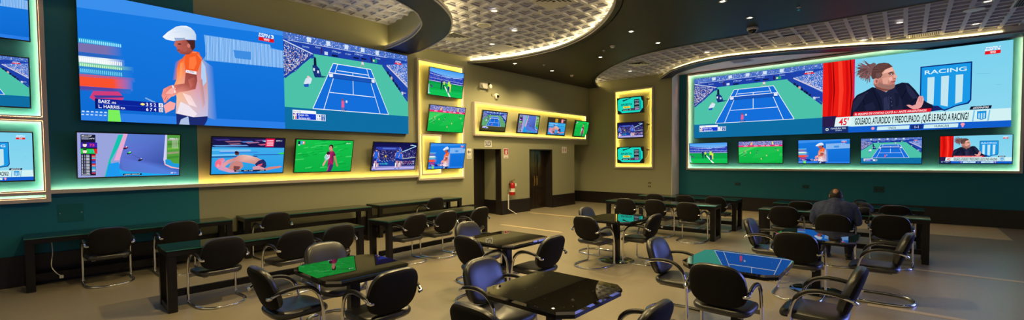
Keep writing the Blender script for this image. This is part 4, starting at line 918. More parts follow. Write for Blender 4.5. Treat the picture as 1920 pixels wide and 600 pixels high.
bm = BM(); box(bm, (-.08, -.058, .003), (.08, -.052, .005)); obj('divider', bm, M['ink'], t); plate_text(t, 'SALIDA', 0, -.11, .034, M['ink'], .12)
t = wall_thing('extinguisher_sign', 'red and white sign with an extinguisher pictogram above the extinguisher', 'sign', 'L', 9.62, 1.83)
bm = BM(); box(bm, (-.10, -.148, 0), (.10, .148, .004), .0015); obj('panel', bm, M['white'], t)
bm = BM(); quad(bm, [(-.085, -.04, .0045), (.085, -.04, .0045), (.085, .135, .0045), (-.085, .135, .0045)]); quad(bm, [(-.06, -.13, .0045), (.06, -.13, .0045), (.06, -.115, .0045), (-.06, -.115, .0045)]); obj('field', bm, M['sign_red'], t)
bm = BM()
def flat(bm, pts, z): quad(bm, [(x, y, z) for x, y in pts])
flat(bm, [(-.025, -.03), (.025, -.03), (.027, .06), (.012, .085), (-.012, .085), (-.027, .06)], .005); flat(bm, [(-.008, .085), (.008, .085), (.008, .10), (-.008, .10)], .005); flat(bm, [(-.01, .10), (.045, .11), (.045, .118), (-.01, .112)], .005); flat(bm, [(.012, .095), (.05, .06), (.055, .02), (.047, .02), (.042, .058), (.01, .088)], .005)
obj('pictogram', bm, M['white'], t)
plate_text(t, 'EXTINTOR', 0, -.085, .025, M['sign_red'], .15)
t = wall_thing('restroom_sign', 'lilac restroom sign with two figures on the beige wall by the double door', 'sign', 'L', 12.62, 1.955)
bm = BM(); box(bm, (-.142, -.108, 0), (.142, .108, .004), .0015); obj('panel', bm, M['white'], t)
bm = BM()
for cx in (-.06, .06):
    flat(bm, [(cx+.018*math.cos(2*PI*k/10), .062+.018*math.sin(2*PI*k/10)) for k in range(10)], .0045)
    w = .022 if cx < 0 else .034
    flat(bm, [(cx-w, -.02), (cx+w, -.02), (cx+.024, .035), (cx-.024, .035)], .0045); flat(bm, [(cx-.016, -.08), (cx-.003, -.08), (cx-.003, -.02), (cx-.016, -.02)], .0045); flat(bm, [(cx+.003, -.08), (cx+.016, -.08), (cx+.016, -.02), (cx+.003, -.02)], .0045)
obj('pictogram', bm, M['sign_red'], t)

# emergency lamp, wall camera
t = wall_thing('emergency_light', 'white twin-head emergency light high on the long wall', 'emergency light', 'L', 8.70, 3.72)
bm = BM(); box(bm, (-.15, -.075, 0), (.12, .075, .07), .01); obj('case', bm, M['white'], t)
for sx in (-.10, .17):
    bm = BM(); lathe(bm, [(.0, 0), (.035, 0), (.055, .05), (.055, .06), (.0, .062)], 14, (sx, .0, .075)); obj('lamp_head', bm, M['white'], t, smooth=True, angle=40)
bm = BM(); tube(bm, [(.12, .02, .05), (.17, .05, .06), (.22, .08, .05), (.25, .10, .0)], .012, 6); box(bm, (.20, .08, 0), (.26, .11, .03), .004); obj('bracket', bm, M['mount'], t)
t = wall_thing('wall_camera', 'small white round security camera on the long wall under the emergency light', 'camera', 'L', 9.215, 3.482)
bm = BM(); lathe(bm, [(.085, 0), (.085, .03), (.07, .055), (.055, .065), (.03, .066), (.0, .066)], 20); obj('shell', bm, M['white'], t, smooth=True, angle=40)
bm = BM(); ball(bm, (.012, -.006, .06), .045, 16, 10); obj('lens', bm, M['dome'], t, smooth=True)
t = wall_thing('junction_box', 'small white junction box beside the wall camera', 'box', 'L', 9.05, 3.50)  # a junction box, not a power outlet
bm = BM(); box(bm, (-.025, -.03, 0), (.025, .03, .025), .004); obj('cover', bm, M['beige'], t)

# fire extinguisher on its wall hook with a white foot stand below
t = thing('fire_extinguisher', 'red fire extinguisher hanging on the beige wall beside the exit door', 'fire extinguisher', (9.76, WY-.115, .57))
bm = BM(); lathe(bm, [(0, 0), (.072, 0), (.085, .012), (.085, .30), (.075, .345), (.045, .375), (.028, .385), (.028, .40), (0, .40)], 24); obj('cylinder', bm, M['red'], t, smooth=True, angle=40)
bm = BM(); lathe(bm, [(.0857, .10), (.0857, .21)], 24); obj('label_band', bm, M['white'], t, smooth=True)
bm = BM(); lathe(bm, [(.022, .40), (.024, .43), (.012, .445), (0, .445)], 12); box(bm, (-.02, -.10, .445), (.02, .03, .457), .003); tube(bm, [(0, .0, .43), (.0, -.06, .47), (.0, -.12, .485)], .008, 6); obj('valve', bm, M['gold'], t)
bm = BM(); tube(bm, catmull([(-.02, 0, .42), (-.10, -.01, .41), (-.125, -.02, .33), (-.12, -.02, .22), (-.10, -.02, .16)], 6), .011, 8); obj('hose', bm, M['pad'], t, smooth=True)
bm = BM(); box(bm, (.03, -.094, .27), (.095, -.088, .36)); obj('tag', bm, M['white'], t)
bm = BM(); box(bm, (-.03, .08, .30), (.03, .115, .36), .004); tube(bm, [(-.088, 0, .32), (-.06, .06, .32), (0, .085, .32), (.06, .06, .32), (.088, 0, .32)], .006, 6); obj('wall_bracket', bm, M['mount'], t)
t = thing('extinguisher_stand', 'white bent metal foot stand under the fire extinguisher', 'stand', (9.66, WY-.05, 0))
bm = BM(); box(bm, (-.022, -.006, .16), (.022, .006, .60), .002); obj('upright', bm, M['white'], t)
bm = BM(); tube(bm, [(0, 0, .165), (.06, -.10, .09), (.13, -.22, .012)], .020, 6, flat=.35); obj('foot', bm, M['white'], t)

def socket(label, w, a, z, m, W=.11, H=.07, group=None, name='wall_socket', cat='socket'):
    t = wall_thing(name, label, cat, w, a, z, group)
    bm = BM(); box(bm, (-W/2, -H/2, 0), (W/2, H/2, .009), .003); obj('cover_plate', bm, m, t)
    bm = BM()
    for sx in (-W*.24, W*.24): box(bm, (sx-.014, -.018, .008), (sx+.014, .018, .0115), .003)
    obj('outlet', bm, M['base'], t)
M['plate_beige'] = mat('beige_plastic', (.22, .19, .10), .4); M['plate_teal'] = mat('teal_plastic', (.003, .055, .06), .4)
socket('upper of two beige socket plates under the beige end wall frame', 'E', 6.51, .80, M['plate_beige'])
socket('lower of two beige socket plates under the beige end wall frame', 'E', 6.51, .68, M['plate_beige'])
socket('dark socket plate on the teal wall nearest its white corner', 'T', 3.9, .82, M['plate_teal'], .16, .10)
socket('dark socket plate low on the teal wall beside the seated man', 'T', 2.12, .80, M['plate_teal'], .16, .10)
socket('dark socket plate low on the teal wall beyond the empty desk end', 'T', .52, .79, M['plate_teal'], .22, .16)
socket('small socket set in the black skirting of the teal wall', 'T', -.40, .25, M['plate_teal'], .16, .09)
t = thing('light_switch', 'slim white switch on the white return beside the teal wall', 'switch', mat=Matrix.Translation((X1+.38, JOG-.012, 1.41)) @ RL)
bm = BM(); box(bm, (-.03, -.06, 0), (.03, .06, .008), .002); obj('cover_plate', bm, M['white'], t); bm = BM(); box(bm, (-.012, -.025, .007), (.012, .025, .013), .002); obj('rocker', bm, M['white'], t)
t = wall_thing('access_panel', 'square teal cover plate on the long wall under the light ledge', 'panel', 'L', .42, .95)  # access panel standing in for a lighter teal patch
bm = BM(); box(bm, (-.13, -.13, 0), (.13, .13, .006), .002); obj('cover_plate', bm, mat('teal_cover', (.004, .12, .13), .3), t)
bm = BM()
for sx in (-.11, .11): lathe(bm, [(0, .008), (.008, .008), (.008, .005)], 8, (sx, 0, 0))
obj('screw', bm, M['chrome'], t)

# ------------------------------------------------------------------ ceiling fittings
def spot(parent, loc, power, size=130, blend=.7, col=(1, .76, .35), r=.04):
    l = bpy.data.lights.new('lamp', 'SPOT'); l.energy = power; l.spot_size = math.radians(size); l.spot_blend = blend; l.color = col; l.shadow_soft_size = r
    o = bpy.data.objects.new('lamp', l); link(o); o.parent = parent; o.location = loc; return o
def downlight(label, x, y, z, power, soft, group, r=.055):
    t = thing('recessed_downlight', label, 'ceiling light', (x, y, z), group=group)
    bm = BM(); lathe(bm, [(r, .0), (r+.022, 0), (r+.026, -.006), (r+.022, -.010), (r, -.008)], 24); obj('trim_ring', bm, M['white'], t, smooth=True, angle=50)
    bm = BM(); lathe(bm, [(r, -.002), (0, -.002)], 20); obj('lens', bm, M['lamp_soft' if soft else 'lamp'], t)
    spot(t, (0, 0, -.03), power, 140 if not soft else 150)
DK = 'spot downlights in the dark ceiling'
for lb, x, y in (('tiny bright downlight in the dark ceiling closest to the emergency light', 9.04, 8.0), ('bright downlight in the dark ceiling above the dark double door', 10.55, 7.87), ('bright downlight in the dark ceiling near the curved end tray tip', 10.01, 5.91),
                 ('bright downlight in the dark ceiling midway between the two tiled trays', 8.42, 4.25), ('small downlight in the dark ceiling close to the end tray edge', 9.68, 4.23), ('bright downlight in the dark ceiling right above the dome camera', 9.14, 2.22), ('bright downlight in the dark ceiling cut by the top of the photo', 7.86, 2.32)):
    downlight(lb, x, y, ZD, 170 if y > 5 else (80 if y > 4.2 and x < 9 else 36), False, DK, .04)
TA = 'soft downlights in the near tiled tray'
for lb, x, y in (('soft downlight in the near tiled tray beside the round speaker', 5.93, 5.75), ('soft downlight in the middle of the near tiled tray', 7.13, 6.32), ('soft downlight in the near tiled tray close to the square hatch', 7.60, 7.45)):
    downlight(lb, x, y, ZT-.001, 230, True, TA)
TB = 'soft downlights in the end tiled tray'
for lb, x, y in (('soft downlight in the end tiled tray between two air grilles', 12.22, .15), ('soft downlight in the end tiled tray beside the narrow air grille', 13.45, .80), ('soft downlight in the end tiled tray below the round speaker', 13.48, -1.04), ('soft downlight in the end tiled tray above the round speaker', 11.65, -1.04),
                 ('soft downlight in the end tiled tray where the light curve bends', 12.10, 3.95), ('soft downlight in the end tiled tray over the beige wall frame', 13.0, 6.6)):
    downlight(lb, x, y, ZT-.001, 8, True, TB)
def disc(name, label, cat, x, y, z, prof, m, group=None, extra=None):
    t = thing(name, label, cat, (x, y, z), group=group)
    bm = BM(); lathe(bm, prof, 28); obj('body', bm, m, t, smooth=True, angle=40)
    return t
def grille(t):
    bm = BM(); lathe(bm, [(.115, -.012), (.06, -.015), (0, -.016)], 28); obj('grille', bm, M['vent'], t, smooth=True)
SPK = [(.15, 0), (.15, -.008), (.14, -.014), (.115, -.010)]
grille(disc('ceiling_speaker', 'round white speaker flush in the near tiled tray', 'speaker', 6.42, 6.52, ZT, SPK, M['white']))
grille(disc('ceiling_speaker', 'round white speaker flush in the end tiled tray', 'speaker', 12.15, -.91, ZT, SPK, M['white']))
DET = [(.055, 0), (.055, -.018), (.045, -.030), (.03, -.045), (0, -.048)]
for lb, x, y, z in (('white smoke detector on the dark ceiling above the double door', 11.56, 7.85, ZD), ('white smoke detector on the dark ceiling beside the near tray edge', 9.21, 5.12, ZD), ('smoke detector in the near tiled tray near its soft downlights', 7.17, 6.99, ZT), ('flat detector in the near tiled tray near the bright rim', 7.91, 5.91, ZT), ('white detector in the end tiled tray beside the striped air grille', 11.73, 1.67, ZT)):
    t = disc('smoke_detector', lb, 'smoke detector', x, y, z, DET, M['white']); bm = BM(); lathe(bm, [(.047, -.031), (.049, -.027), (.0505, -.022)], 20); obj('vent_ring', bm, M['mount'], t)
for lb, x, y, z in (('sprinkler head in the dark ceiling near the double door', 9.74, 7.54, ZD), ('sprinkler head in the dark ceiling next to a smoke detector', 9.45, 5.49, ZD), ('sprinkler head in the dark ceiling beyond the dome camera', 9.10, 1.44, ZD), ('sprinkler head in the near tiled tray', 6.50, 5.11, ZT)):
    t = thing('ceiling_sprinkler', lb, 'sprinkler', (x, y, z)); bm = BM(); lathe(bm, [(.035, 0), (.035, -.006), (.012, -.008), (.010, -.03), (0, -.03)], 14); obj('cup', bm, M['white'], t, smooth=True, angle=40)
    bm = BM(); lathe(bm, [(.0, -.048), (.022, -.05), (.022, -.053), (0, -.053)], 14); tube(bm, [(-.011, 0, -.028), (-.013, 0, -.05)], .003, 5); tube(bm, [(.011, 0, -.028), (.013, 0, -.05)], .003, 5); obj('deflector', bm, M['chrome'], t)
t = thing('dome_camera', 'dark dome security camera with a pale rim hanging from the dark ceiling', 'camera', (9.89, 2.35, ZD))
bm = BM(); lathe(bm, [(.0, 0), (.10, 0), (.105, -.03), (.095, -.05), (.085, -.052), (.08, -.045)], 28); obj('mount_ring', bm, M['white'], t, smooth=True, angle=40)
bm = BM(); lathe(bm, [(.08, -.046), (.078, -.07), (.062, -.10), (.035, -.118), (0, -.124)], 28); obj('dome', bm, M['dome'], t, smooth=True)
def vent(label, x0, x1, y0, y1, z, slats='y', n=14, name='air_grille'):
    t = thing(name, label, 'air vent', ((x0+x1)/2, (y0+y1)/2, z)); a, b = (x1-x0)/2, (y1-y0)/2; e = .035
    bm = BM(); box(bm, (-a, -b, -.012), (-a+e, b, 0)); box(bm, (a-e, -b, -.012), (a, b, 0)); box(bm, (-a+e, -b, -.012), (a-e, -b+e, 0)); box(bm, (-a+e, b-e, -.012), (a-e, b, 0)); obj('frame', bm, M['vent'], t)
    bm = BM(); quad(bm, [(-a+e, -b+e, -.002), (a-e, -b+e, -.002), (a-e, b-e, -.002), (-a+e, b-e, -.002)]); obj('cavity', bm, M['vent_dark'], t)
    if n:
        bm = BM()
        for k in range(n):
            u = -1+2*(k+.5)/n
            if slats == 'y': quad(bm, [(-a+e, u*(b-e)-.010, -.004), (a-e, u*(b-e)-.010, -.004), (a-e, u*(b-e)+.006, -.013), (-a+e, u*(b-e)+.006, -.013)])
            else: quad(bm, [(u*(a-e)-.010, -b+e, -.004), (u*(a-e)-.010, b-e, -.004), (u*(a-e)+.006, b-e, -.013), (u*(a-e)+.006, -b+e, -.013)])
        obj('louver', bm, M['vent'], t)
    return t
def diffuser(label, x0, x1, y0, y1, z):
    """square four-way diffuser: nested sloping rings"""
    t = thing('ceiling_diffuser', label, 'air vent', ((x0+x1)/2, (y0+y1)/2, z)); a, b = (x1-x0)/2, (y1-y0)/2
    bm = BM(); box(bm, (-a, -b, -.010), (-a+.03, b, 0)); box(bm, (a-.03, -b, -.010), (a, b, 0)); box(bm, (-a+.03, -b, -.010), (a-.03, -b+.03, 0)); box(bm, (-a+.03, b-.03, -.010), (a-.03, b, 0)); obj('frame', bm, M['vent'], t)
    bm = BM()
    for k in range(4):
        o_, i_ = 1-.07-k*.22, 1-.07-(k+.75)*.22
        A = [(sx*a*o_, sy*b*o_, -.012) for sx, sy in ((-1, -1), (1, -1), (1, 1), (-1, 1))]; B = [(sx*a*max(i_, .05), sy*b*max(i_, .05), -.001) for sx, sy in ((-1, -1), (1, -1), (1, 1), (-1, 1))]
        for q in range(4): quad(bm, [A[q], A[(q+1) % 4], B[(q+1) % 4], B[q]])
    obj('cone', bm, M['vent'], t)
    bm = BM(); quad(bm, [(-a+.03, -b+.03, -.0005), (a-.03, -b+.03, -.0005), (a-.03, b-.03, -.0005), (-a+.03, b-.03, -.0005)]); obj('cavity', bm, M['vent_dark'], t)
vent('striped air grille in the end tiled tray nearest the dome camera', 11.78, 12.40, 1.84, 2.43, ZT, 'y', 16)
vent('narrow white air grille by the light curve over the teal wall', 13.62, 14.05, -.55, .01, ZT, 'y', 16)
vent('striped air grille in the end tiled tray beside the round speaker', 11.9, 12.5, -1.95, -1.40, ZT, 'y', 14)
vent('flat grey air return in the white recess above the teal wall', 13.55, 14.1, 3.30, 3.85, ZT, 'y', 10)
diffuser('square diffuser in the end tiled tray near the bright tip', 11.9, 12.5, 5.6, 6.2, ZT)
diffuser('large square diffuser in the near tiled tray cut by the top edge', 6.0, 6.6, 4.35, 4.95, ZT)
diffuser('square diffuser tucked behind the navy ceiling ring', 6.30, 6.90, 7.35, 7.95, ZT)
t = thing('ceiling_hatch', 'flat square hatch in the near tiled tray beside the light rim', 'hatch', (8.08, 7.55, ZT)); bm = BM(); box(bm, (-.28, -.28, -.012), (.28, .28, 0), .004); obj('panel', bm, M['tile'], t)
bm = BM(); box(bm, (-.30, -.30, -.008), (-.281, .30, 0)); box(bm, (.281, -.30, -.008), (.30, .30, 0)); box(bm, (-.281, -.30, -.008), (.281, -.281, 0)); box(bm, (-.281, .281, -.008), (.281, .30, 0)); obj('frame', bm, M['vent'], t)

# ------------------------------------------------------------------ desks
DL, DD, DH = 2.33, .54, .70
def make_desk():
    t = thing('long_desk', '', 'desk')
    x, y = DL/2, DD/2; p = .085
    bm = BM(); box(bm, (-x, -y, DH-.014), (x, y, DH), .003); obj('glass_top', bm, M['glass_top'], t)
    bm = BM(); box(bm, (-x-.001, -y-.002, DH-.0135), (x+.001, -y-.0005, DH-.002)); box(bm, (-x-.002, -y, DH-.0135), (-x-.0005, y, DH-.002)); box(bm, (x+.0005, -y, DH-.0135), (x+.002, y, DH-.002)); obj('glass_edge', bm, M['glass_edge'], t)
    bm = BM(); box(bm, (-x+.004, -y+.004, DH-.078), (x-.004, y-.004, DH-.0145), .004); obj('apron', bm, M['black_wood'], t)
    for sx in (-1, 1):
        for sy in (-1, 1):
            bm = BM(); a, b = sx*(x-.006), sy*(y-.006); box(bm, (min(a, a-sx*p), min(b, b-sy*p), 0), (max(a, a-sx*p), max(b, b-sy*p), DH-.0785), .004); obj('leg', bm, M['black_wood'], t)
        bm = BM(); a = sx*(x-.012); box(bm, (min(a, a-sx*.07), -y+p+.006, 0), (max(a, a-sx*.07), y-p-.006, .07), .004); obj('foot_rail', bm, M['black_wood'], t)
    bm = BM(); box(bm, (-x+.085, .07, .09), (x-.085, .13, .17), .004); obj('stretcher', bm, M['black_wood'], t)
    return t
desk0 = make_desk(); used = [False]
def desk(label, x, y, rz, group):
    t = desk0 if not used[0] else copy_tree(desk0); used[0] = True
    t.location = (x, y, 0); t.rotation_euler = (0, 0, math.radians(rz)); t['label'] = label; t['group'] = group
GL, GR = 'long black desks facing the long wall', 'long black desks facing the teal wall'
desk('long black desk nearest the camera, its glass end turned to the left edge', 2.17, 6.24, -1, GL)
desk('long black desk with three chairs in front of the exit door', 4.93, 6.36, 3, GL)
desk('long black desk against the teal part of the long wall', 1.125, 8.60, -.5, GL)
desk('long black desk against the beige long wall under the wrestling television', 3.64, 8.56, -2, GL)
desk('long black desk against the beige long wall nearest the exit door', 6.19, 8.60, -.5, GL)
desk('long black desk with glowing green top behind the turquoise-reflecting table', 9.22, 3.96, -86, GR)
desk('long black desk along the teal wall near the white corner', 10.87, 3.98, -90, GR)
desk('long black desk where the man in the navy jacket sits', 9.41, .88, -90, GR)
desk('long black desk along the teal wall beyond the seated man', 10.82, .92, -90, GR)

t = thing('hanging_cable', 'thin pale cable hanging under the teal-wall desk', 'cable', (.21, 8.62, 0)); bm = BM(); tube(bm, catmull([(0, 0, .62), (.005, .0, .45), (-.01, .0, .27), (.03, -.01, .17), (.075, -.01, .12)], 6), .006, 6); obj('lead', bm, M['white'], t, smooth=True)
bm = BM(); box(bm, (.06, -.03, .085), (.10, .01, .125), .004); obj('plug', bm, M['white'], t)

# ------------------------------------------------------------------ square granite tables
def make_table():
    t = thing('granite_table', '', 'table'); h = .40; c = .088; TH = .70
    def octo(s): return [(-s, -s+c), (-s+c, -s), (s-c, -s), (s, -s+c), (s, s-c), (s-c, s), (-s+c, s), (-s, s-c)]
    bm = BM(); prism(bm, octo(h), TH-.020, TH); bmesh.ops.bevel(bm, geom=[e for e in bm.edges if all(abs(v.co.z-TH) < 1e-5 for v in e.verts) and len(e.link_faces) == 2 and abs(e.calc_face_angle(0)) > .5], offset=.003, segments=2, affect='EDGES'); obj('tabletop', bm, M['granite'], t)
    bm = BM(); prism(bm, octo(h-.006), TH-.050, TH-.0235); obj('lower_slab', bm, M['black_wood'], t)
    bm = BM(); prism(bm, octo(h-.012), TH-.0235, TH-.020); obj('shadow_gap', bm, M['chrome'], t)
    bm = BM(); box(bm, (-.045, -.045, .014), (.045, .045, TH-.05), .004); obj('column', bm, M['black_wood'], t)
    bm = BM(); box(bm, (-.15, -.15, TH-.058), (.15, .15, TH-.0505), .002); obj('mounting_plate', bm, M['mount'], t)
    bm = BM(); lathe(bm, [(0, .014), (.27, .012), (.285, .006), (.285, 0), (0, 0)], 40); obj('base_plate', bm, M['glass_top'], t, smooth=True, angle=30)
    return t
tab0 = make_table(); usedt = [False]
TBL = {'A': (1.99, 3.77), 'B': (2.63, 1.955), 'C': (4.45, 1.165), 'D': (6.55, .81), 'E': (3.96, 3.66), 'F': (6.42, 3.50)}
for k, lb in (('A', 'square granite table reflecting the green football picture'), ('B', 'square granite table nearest the camera with a lamp glint on its top'), ('C', 'square granite table reflecting the blue tennis court'),
              ('D', 'square granite table right behind the seated man'), ('E', 'square granite table in the middle facing the exit door'), ('F', 'square granite table reflecting the turquoise advert')):
    t = tab0 if not usedt[0] else copy_tree(tab0); usedt[0] = True
    t.location = (*TBL[k], 0); t['label'] = lb; t['group'] = 'square granite tables'

# ------------------------------------------------------------------ chairs: tubular frame, arms curving into the floor loop
def cushion(bm, w, h, prof, n=40, ex=3.2, bend=0, taper=0, dome=None, front=None):
    """padded superellipse in the local xz plane; prof = (scale, y) from back to front"""
    def sup(k):
        a = 2*PI*k/n; c, s = math.cos(a), math.sin(a)
        return (math.copysign(abs(c)**(2/ex), c)*w/2, math.copysign(abs(s)**(2/ex), s)*h/2)
    rings = []
    for sc, y in prof:
        if sc < 1e-4: rings.append([bm.verts.new((0, y, 0))]); continue
        r = []
        for k in range(n):
            x, z = sup(k); x *= sc*(1-taper*(z/h+.5)); z *= sc
            r.append(bm.verts.new((x, y+bend*x*x, z)))
        rings.append(r)
    for A, B in zip(rings, rings[1:]):
        for k in range(n):
            f = [A[k % len(A)], A[(k+1) % n % len(A)], B[(k+1) % n % len(B)], B[k % len(B)]]; g_ = []
            for v in f:
                if v not in g_: g_.append(v)
            if len(g_) > 2: bm.faces.new(g_)

def make_chair():
    t = thing('armchair', '', 'chair')
    lean = math.radians(19); R = Matrix.Translation((0, -.262, .605)) @ Matrix.Rotation(lean, 4, 'X')
    bm = BM(); cushion(bm, .475, .39, [(1.0, -.004), (1.012, .010), (1.0, .026), (.95, .042), (.82, .053), (.5, .060), (0, .062)], bend=.45, taper=.10, ex=3.0); bmesh.ops.transform(bm, matrix=R, verts=bm.verts[:]); obj('backrest', bm, M['leather'], t, smooth=True, angle=60)
    bm = BM(); cushion(bm, .475, .39, [(0, -.034), (.5, -.033), (.88, -.028), (.97, -.018), (1.0, -.004)], bend=.45, taper=.10, ex=3.0); bmesh.ops.transform(bm, matrix=R, verts=bm.verts[:]); obj('back_shell', bm, M['fabric'], t, smooth=True, angle=60)
    # seat: cushion turned flat with a drooping front edge
    bm = BM(); cushion(bm, .475, .475, [(0, -.030), (.80, -.030), (.96, -.020), (1.0, 0), (1.0, .018), (.96, .032), (.80, .040), (.4, .043), (0, .043)], ex=3.6)
    S = Matrix.Translation((0, .005, .378)) @ Matrix.Rotation(math.radians(-90), 4, 'X') @ Matrix.Diagonal((1, -1, 1, 1))
    for v in bm.verts:
        x, y, z = v.co; v.co = (x, z+.005, .378+y)
        f = max(0, v.co.y-.12); v.co.z -= 2.2*f*f
        v.co.z += .05*max(0, -v.co.y-.05)*0
    obj('seat', bm, M['leather'], t, smooth=True, angle=60)
    r = .0140; A = .25
    side = lambda s: [(s*.238, -.285, .566), (s*.25, -.235, .590), (s*.25, -.15, .608), (s*.25, -.05, .610), (s*.25, .035, .585), (s*.25, .095, .530), (s*.25, .127, .45), (s*.25, .142, .35), (s*.25, .148, .20), (s*.25, .148, .060)]
    arm = [Vector(p) for p in catmull(side(-1), 4)]
    bot = [Vector(p) for p in ((-.25, .146, .036), (-.25, .138, .020), (-.25, .118, r))]
    loop = [Vector(p) for p in catmull([(-.25, .10, r), (-.252, -.02, r), (-.245, -.14, r), (-.215, -.245, r), (-.15, -.320, r), (-.06, -.352, r), (0, -.356, r)], 4)]
    half = arm+bot+loop
    path = half+[Vector((-p.x, p.y, p.z)) for p in half[::-1][1:]]
    bm = BM(); tube(bm, path, r, 8); obj('tube_frame', bm, M['chrome'], t, smooth=True, angle=60)
    for s in (-1, 1):
        pts = [Vector(p) for p in catmull(side(s), 4)][3:23]
        pts = [p+Vector((0, .004, .0075)) for p in pts]
        n = len(pts); bm = BM(); tube(bm, pts, [.010+.0075*min(1, i/2, (n-1-i)/2) for i in range(n)], 8); obj('armrest_pad', bm, M['pad'], t, smooth=True, angle=60)
        bm = BM(); tube(bm, [(s*.212, -.292, .560), (s*.236, -.288, .563), (s*.247, -.276, .569)], [.012, .016, .016], 10); ball(bm, (s*.247, -.276, .569), .016, 10, 7); obj('arm_end_cap', bm, M['chrome'], t, smooth=True, angle=50)
        bm = BM(); lathe(bm, [(.0, .034), (.017, .034), (.019, .044), (.017, .054), (0, .054)], 10, (s*.25, .148, 0)); obj('foot_collar', bm, M['chrome'], t, smooth=True, angle=50)
    bm = BM(); box(bm, (-.238, .135, .312), (.238, .143, .352)); box(bm, (-.18, -.16, .338), (-.14, .14, .349)); box(bm, (.14, -.16, .338), (.18, .14, .349)); obj('seat_support', bm, M['grey_plate'], t)
    bm = BM(); tube(bm, [(0, -.10, .346), (0, -.185, .352), (0, -.200, .40), (0, -.225, .47)], .009, 6, flat=.5); obj('back_spine', bm, M['mount'], t)
    return t
chair0 = make_chair(); usedc = [False]
def chair(label, x, y, rz, group):
    """rz: the way the sitter faces, degrees from +x"""
    t = chair0 if not usedc[0] else copy_tree(chair0); usedc[0] = True
    t.location = (x, y, 0); t.rotation_euler = (0, 0, math.radians(rz-90)); t['label'] = label; t['group'] = group
G1, G2, G3 = 'chairs along the long wall desks', 'chairs along the teal wall desks', 'chairs around the granite tables'
for lb, x, y, a, g_ in (
    ('black chair at the teal end of the long wall desk, by the camera side', .74, 8.27, 90, G1),
    ('black chair at the teal-wall desk, partly behind the nearest glass desk', 1.51, 8.22, 90, G1),
    ('black chair at the nearest long desk, seen whole with its floor loop', 1.50, 6.13, 94, G1),
    ('middle black chair at the nearest long desk', 2.26, 6.00, 94, G1),
    ('last black chair at the nearest long desk, behind the green-reflecting table', 2.83, 6.00, 94, G1),
    ('first of three black chairs at the desk before the exit door', 4.18, 6.14, 95, G1),
    ('middle of three black chairs at the desk before the exit door', 4.78, 6.08, 92, G1),
    ('last of three black chairs at the desk before the exit door', 5.54, 6.06, 95, G1),
    ('lone black chair at the wall desk under the wrestling television', 2.84, 8.22, 90, G1),
    ('lone black chair at the wall desk nearest the exit door', 6.30, 8.30, 90, G1),
    ('black chair at the glowing green desk, end nearest the room corner', 8.95, 4.52, 0, G2),
    ('middle black chair at the glowing green desk', 9.05, 3.90, 0, G2),
    ('black chair at the glowing green desk beside its open end frame', 8.87, 3.16, 0, G2),
    ('black chair at the teal wall desk nearest the white corner', 10.45, 4.52, 0, G2),
    ('middle black chair at the teal wall desk near the white corner', 10.52, 3.83, 0, G2),
    ('black chair at the open end of the corner teal wall desk', 10.55, 3.16, 0, G2),
    ('empty black chair at the seated man\'s desk, toward the room corner', 9.22, 1.60, 0, G2),
    ('black chair in which the man in the navy jacket sits', 8.45, .82, 0, G2),
    ('empty black chair at the seated man\'s desk, past the backpack', 8.80, .16, 0, G2),
    ('black chair at the far teal wall desk, half hidden behind an empty chair', 10.42, 1.53, 0, G2),
    ('black chair at the far teal wall desk, past the backpack', 10.52, .14, 0, G2),
    ('olive-lit black chair behind the green-reflecting table', 2.12, 4.35, -90, G3),
    ('black chair with blue-lit seat beside the green-reflecting table', 1.56, 4.01, 0, G3),
    ('black chair with its back to the camera at the green-reflecting table', 1.985, 3.34, 90, G3),
    ('blue-lit black chair on the far side of the middle table', 4.11, 4.29, -90, G3),
    ('black chair turned away beside the middle table, behind a blue-lit chair', 3.65, 3.75, 0, G3),
    ('black chair on the open floor side of the middle table', 4.01, 3.26, 90, G3),
    ('large blue-lit chair facing the table nearest the camera', 2.68, 2.515, -90, G3),
    ('cropped black chair under the near corner of the glinting table', 2.08, 1.95, 0, G3),
    ('cropped black chair on the open side of the glinting table', 2.56, 1.40, 90, G3),
    ('black chair turned away beside the turquoise-reflecting table', 5.95, 3.61, -4, G3),
    ('blue-lit black chair on the long wall side of the turquoise-reflecting table', 6.72, 4.0, -90, G3),
    ('black chair on the near side of the turquoise-reflecting table, tilted back', 6.56, 3.18, 90, G3),
    ('blue-lit black chair beside the tennis-reflecting table', 4.62, 1.755, -90, G3),
    ('large black chair with its back to the camera at the tennis-reflecting table', 4.07, 1.16, 0, G3),
    ('black chair with bright arms on the open side of the tennis-reflecting table', 4.38, .55, 90, G3),
    ('blue-lit black chair beside the table behind the seated man', 6.88, 1.365, -90, G3),
    ('black chair turned away at the table behind the seated man', 6.23, .95, 0, G3),
    ('black chair with a wide floor loop beside the table behind the man', 6.64, .26, 90, G3)):
    chair(lb, x, y, a, g_)

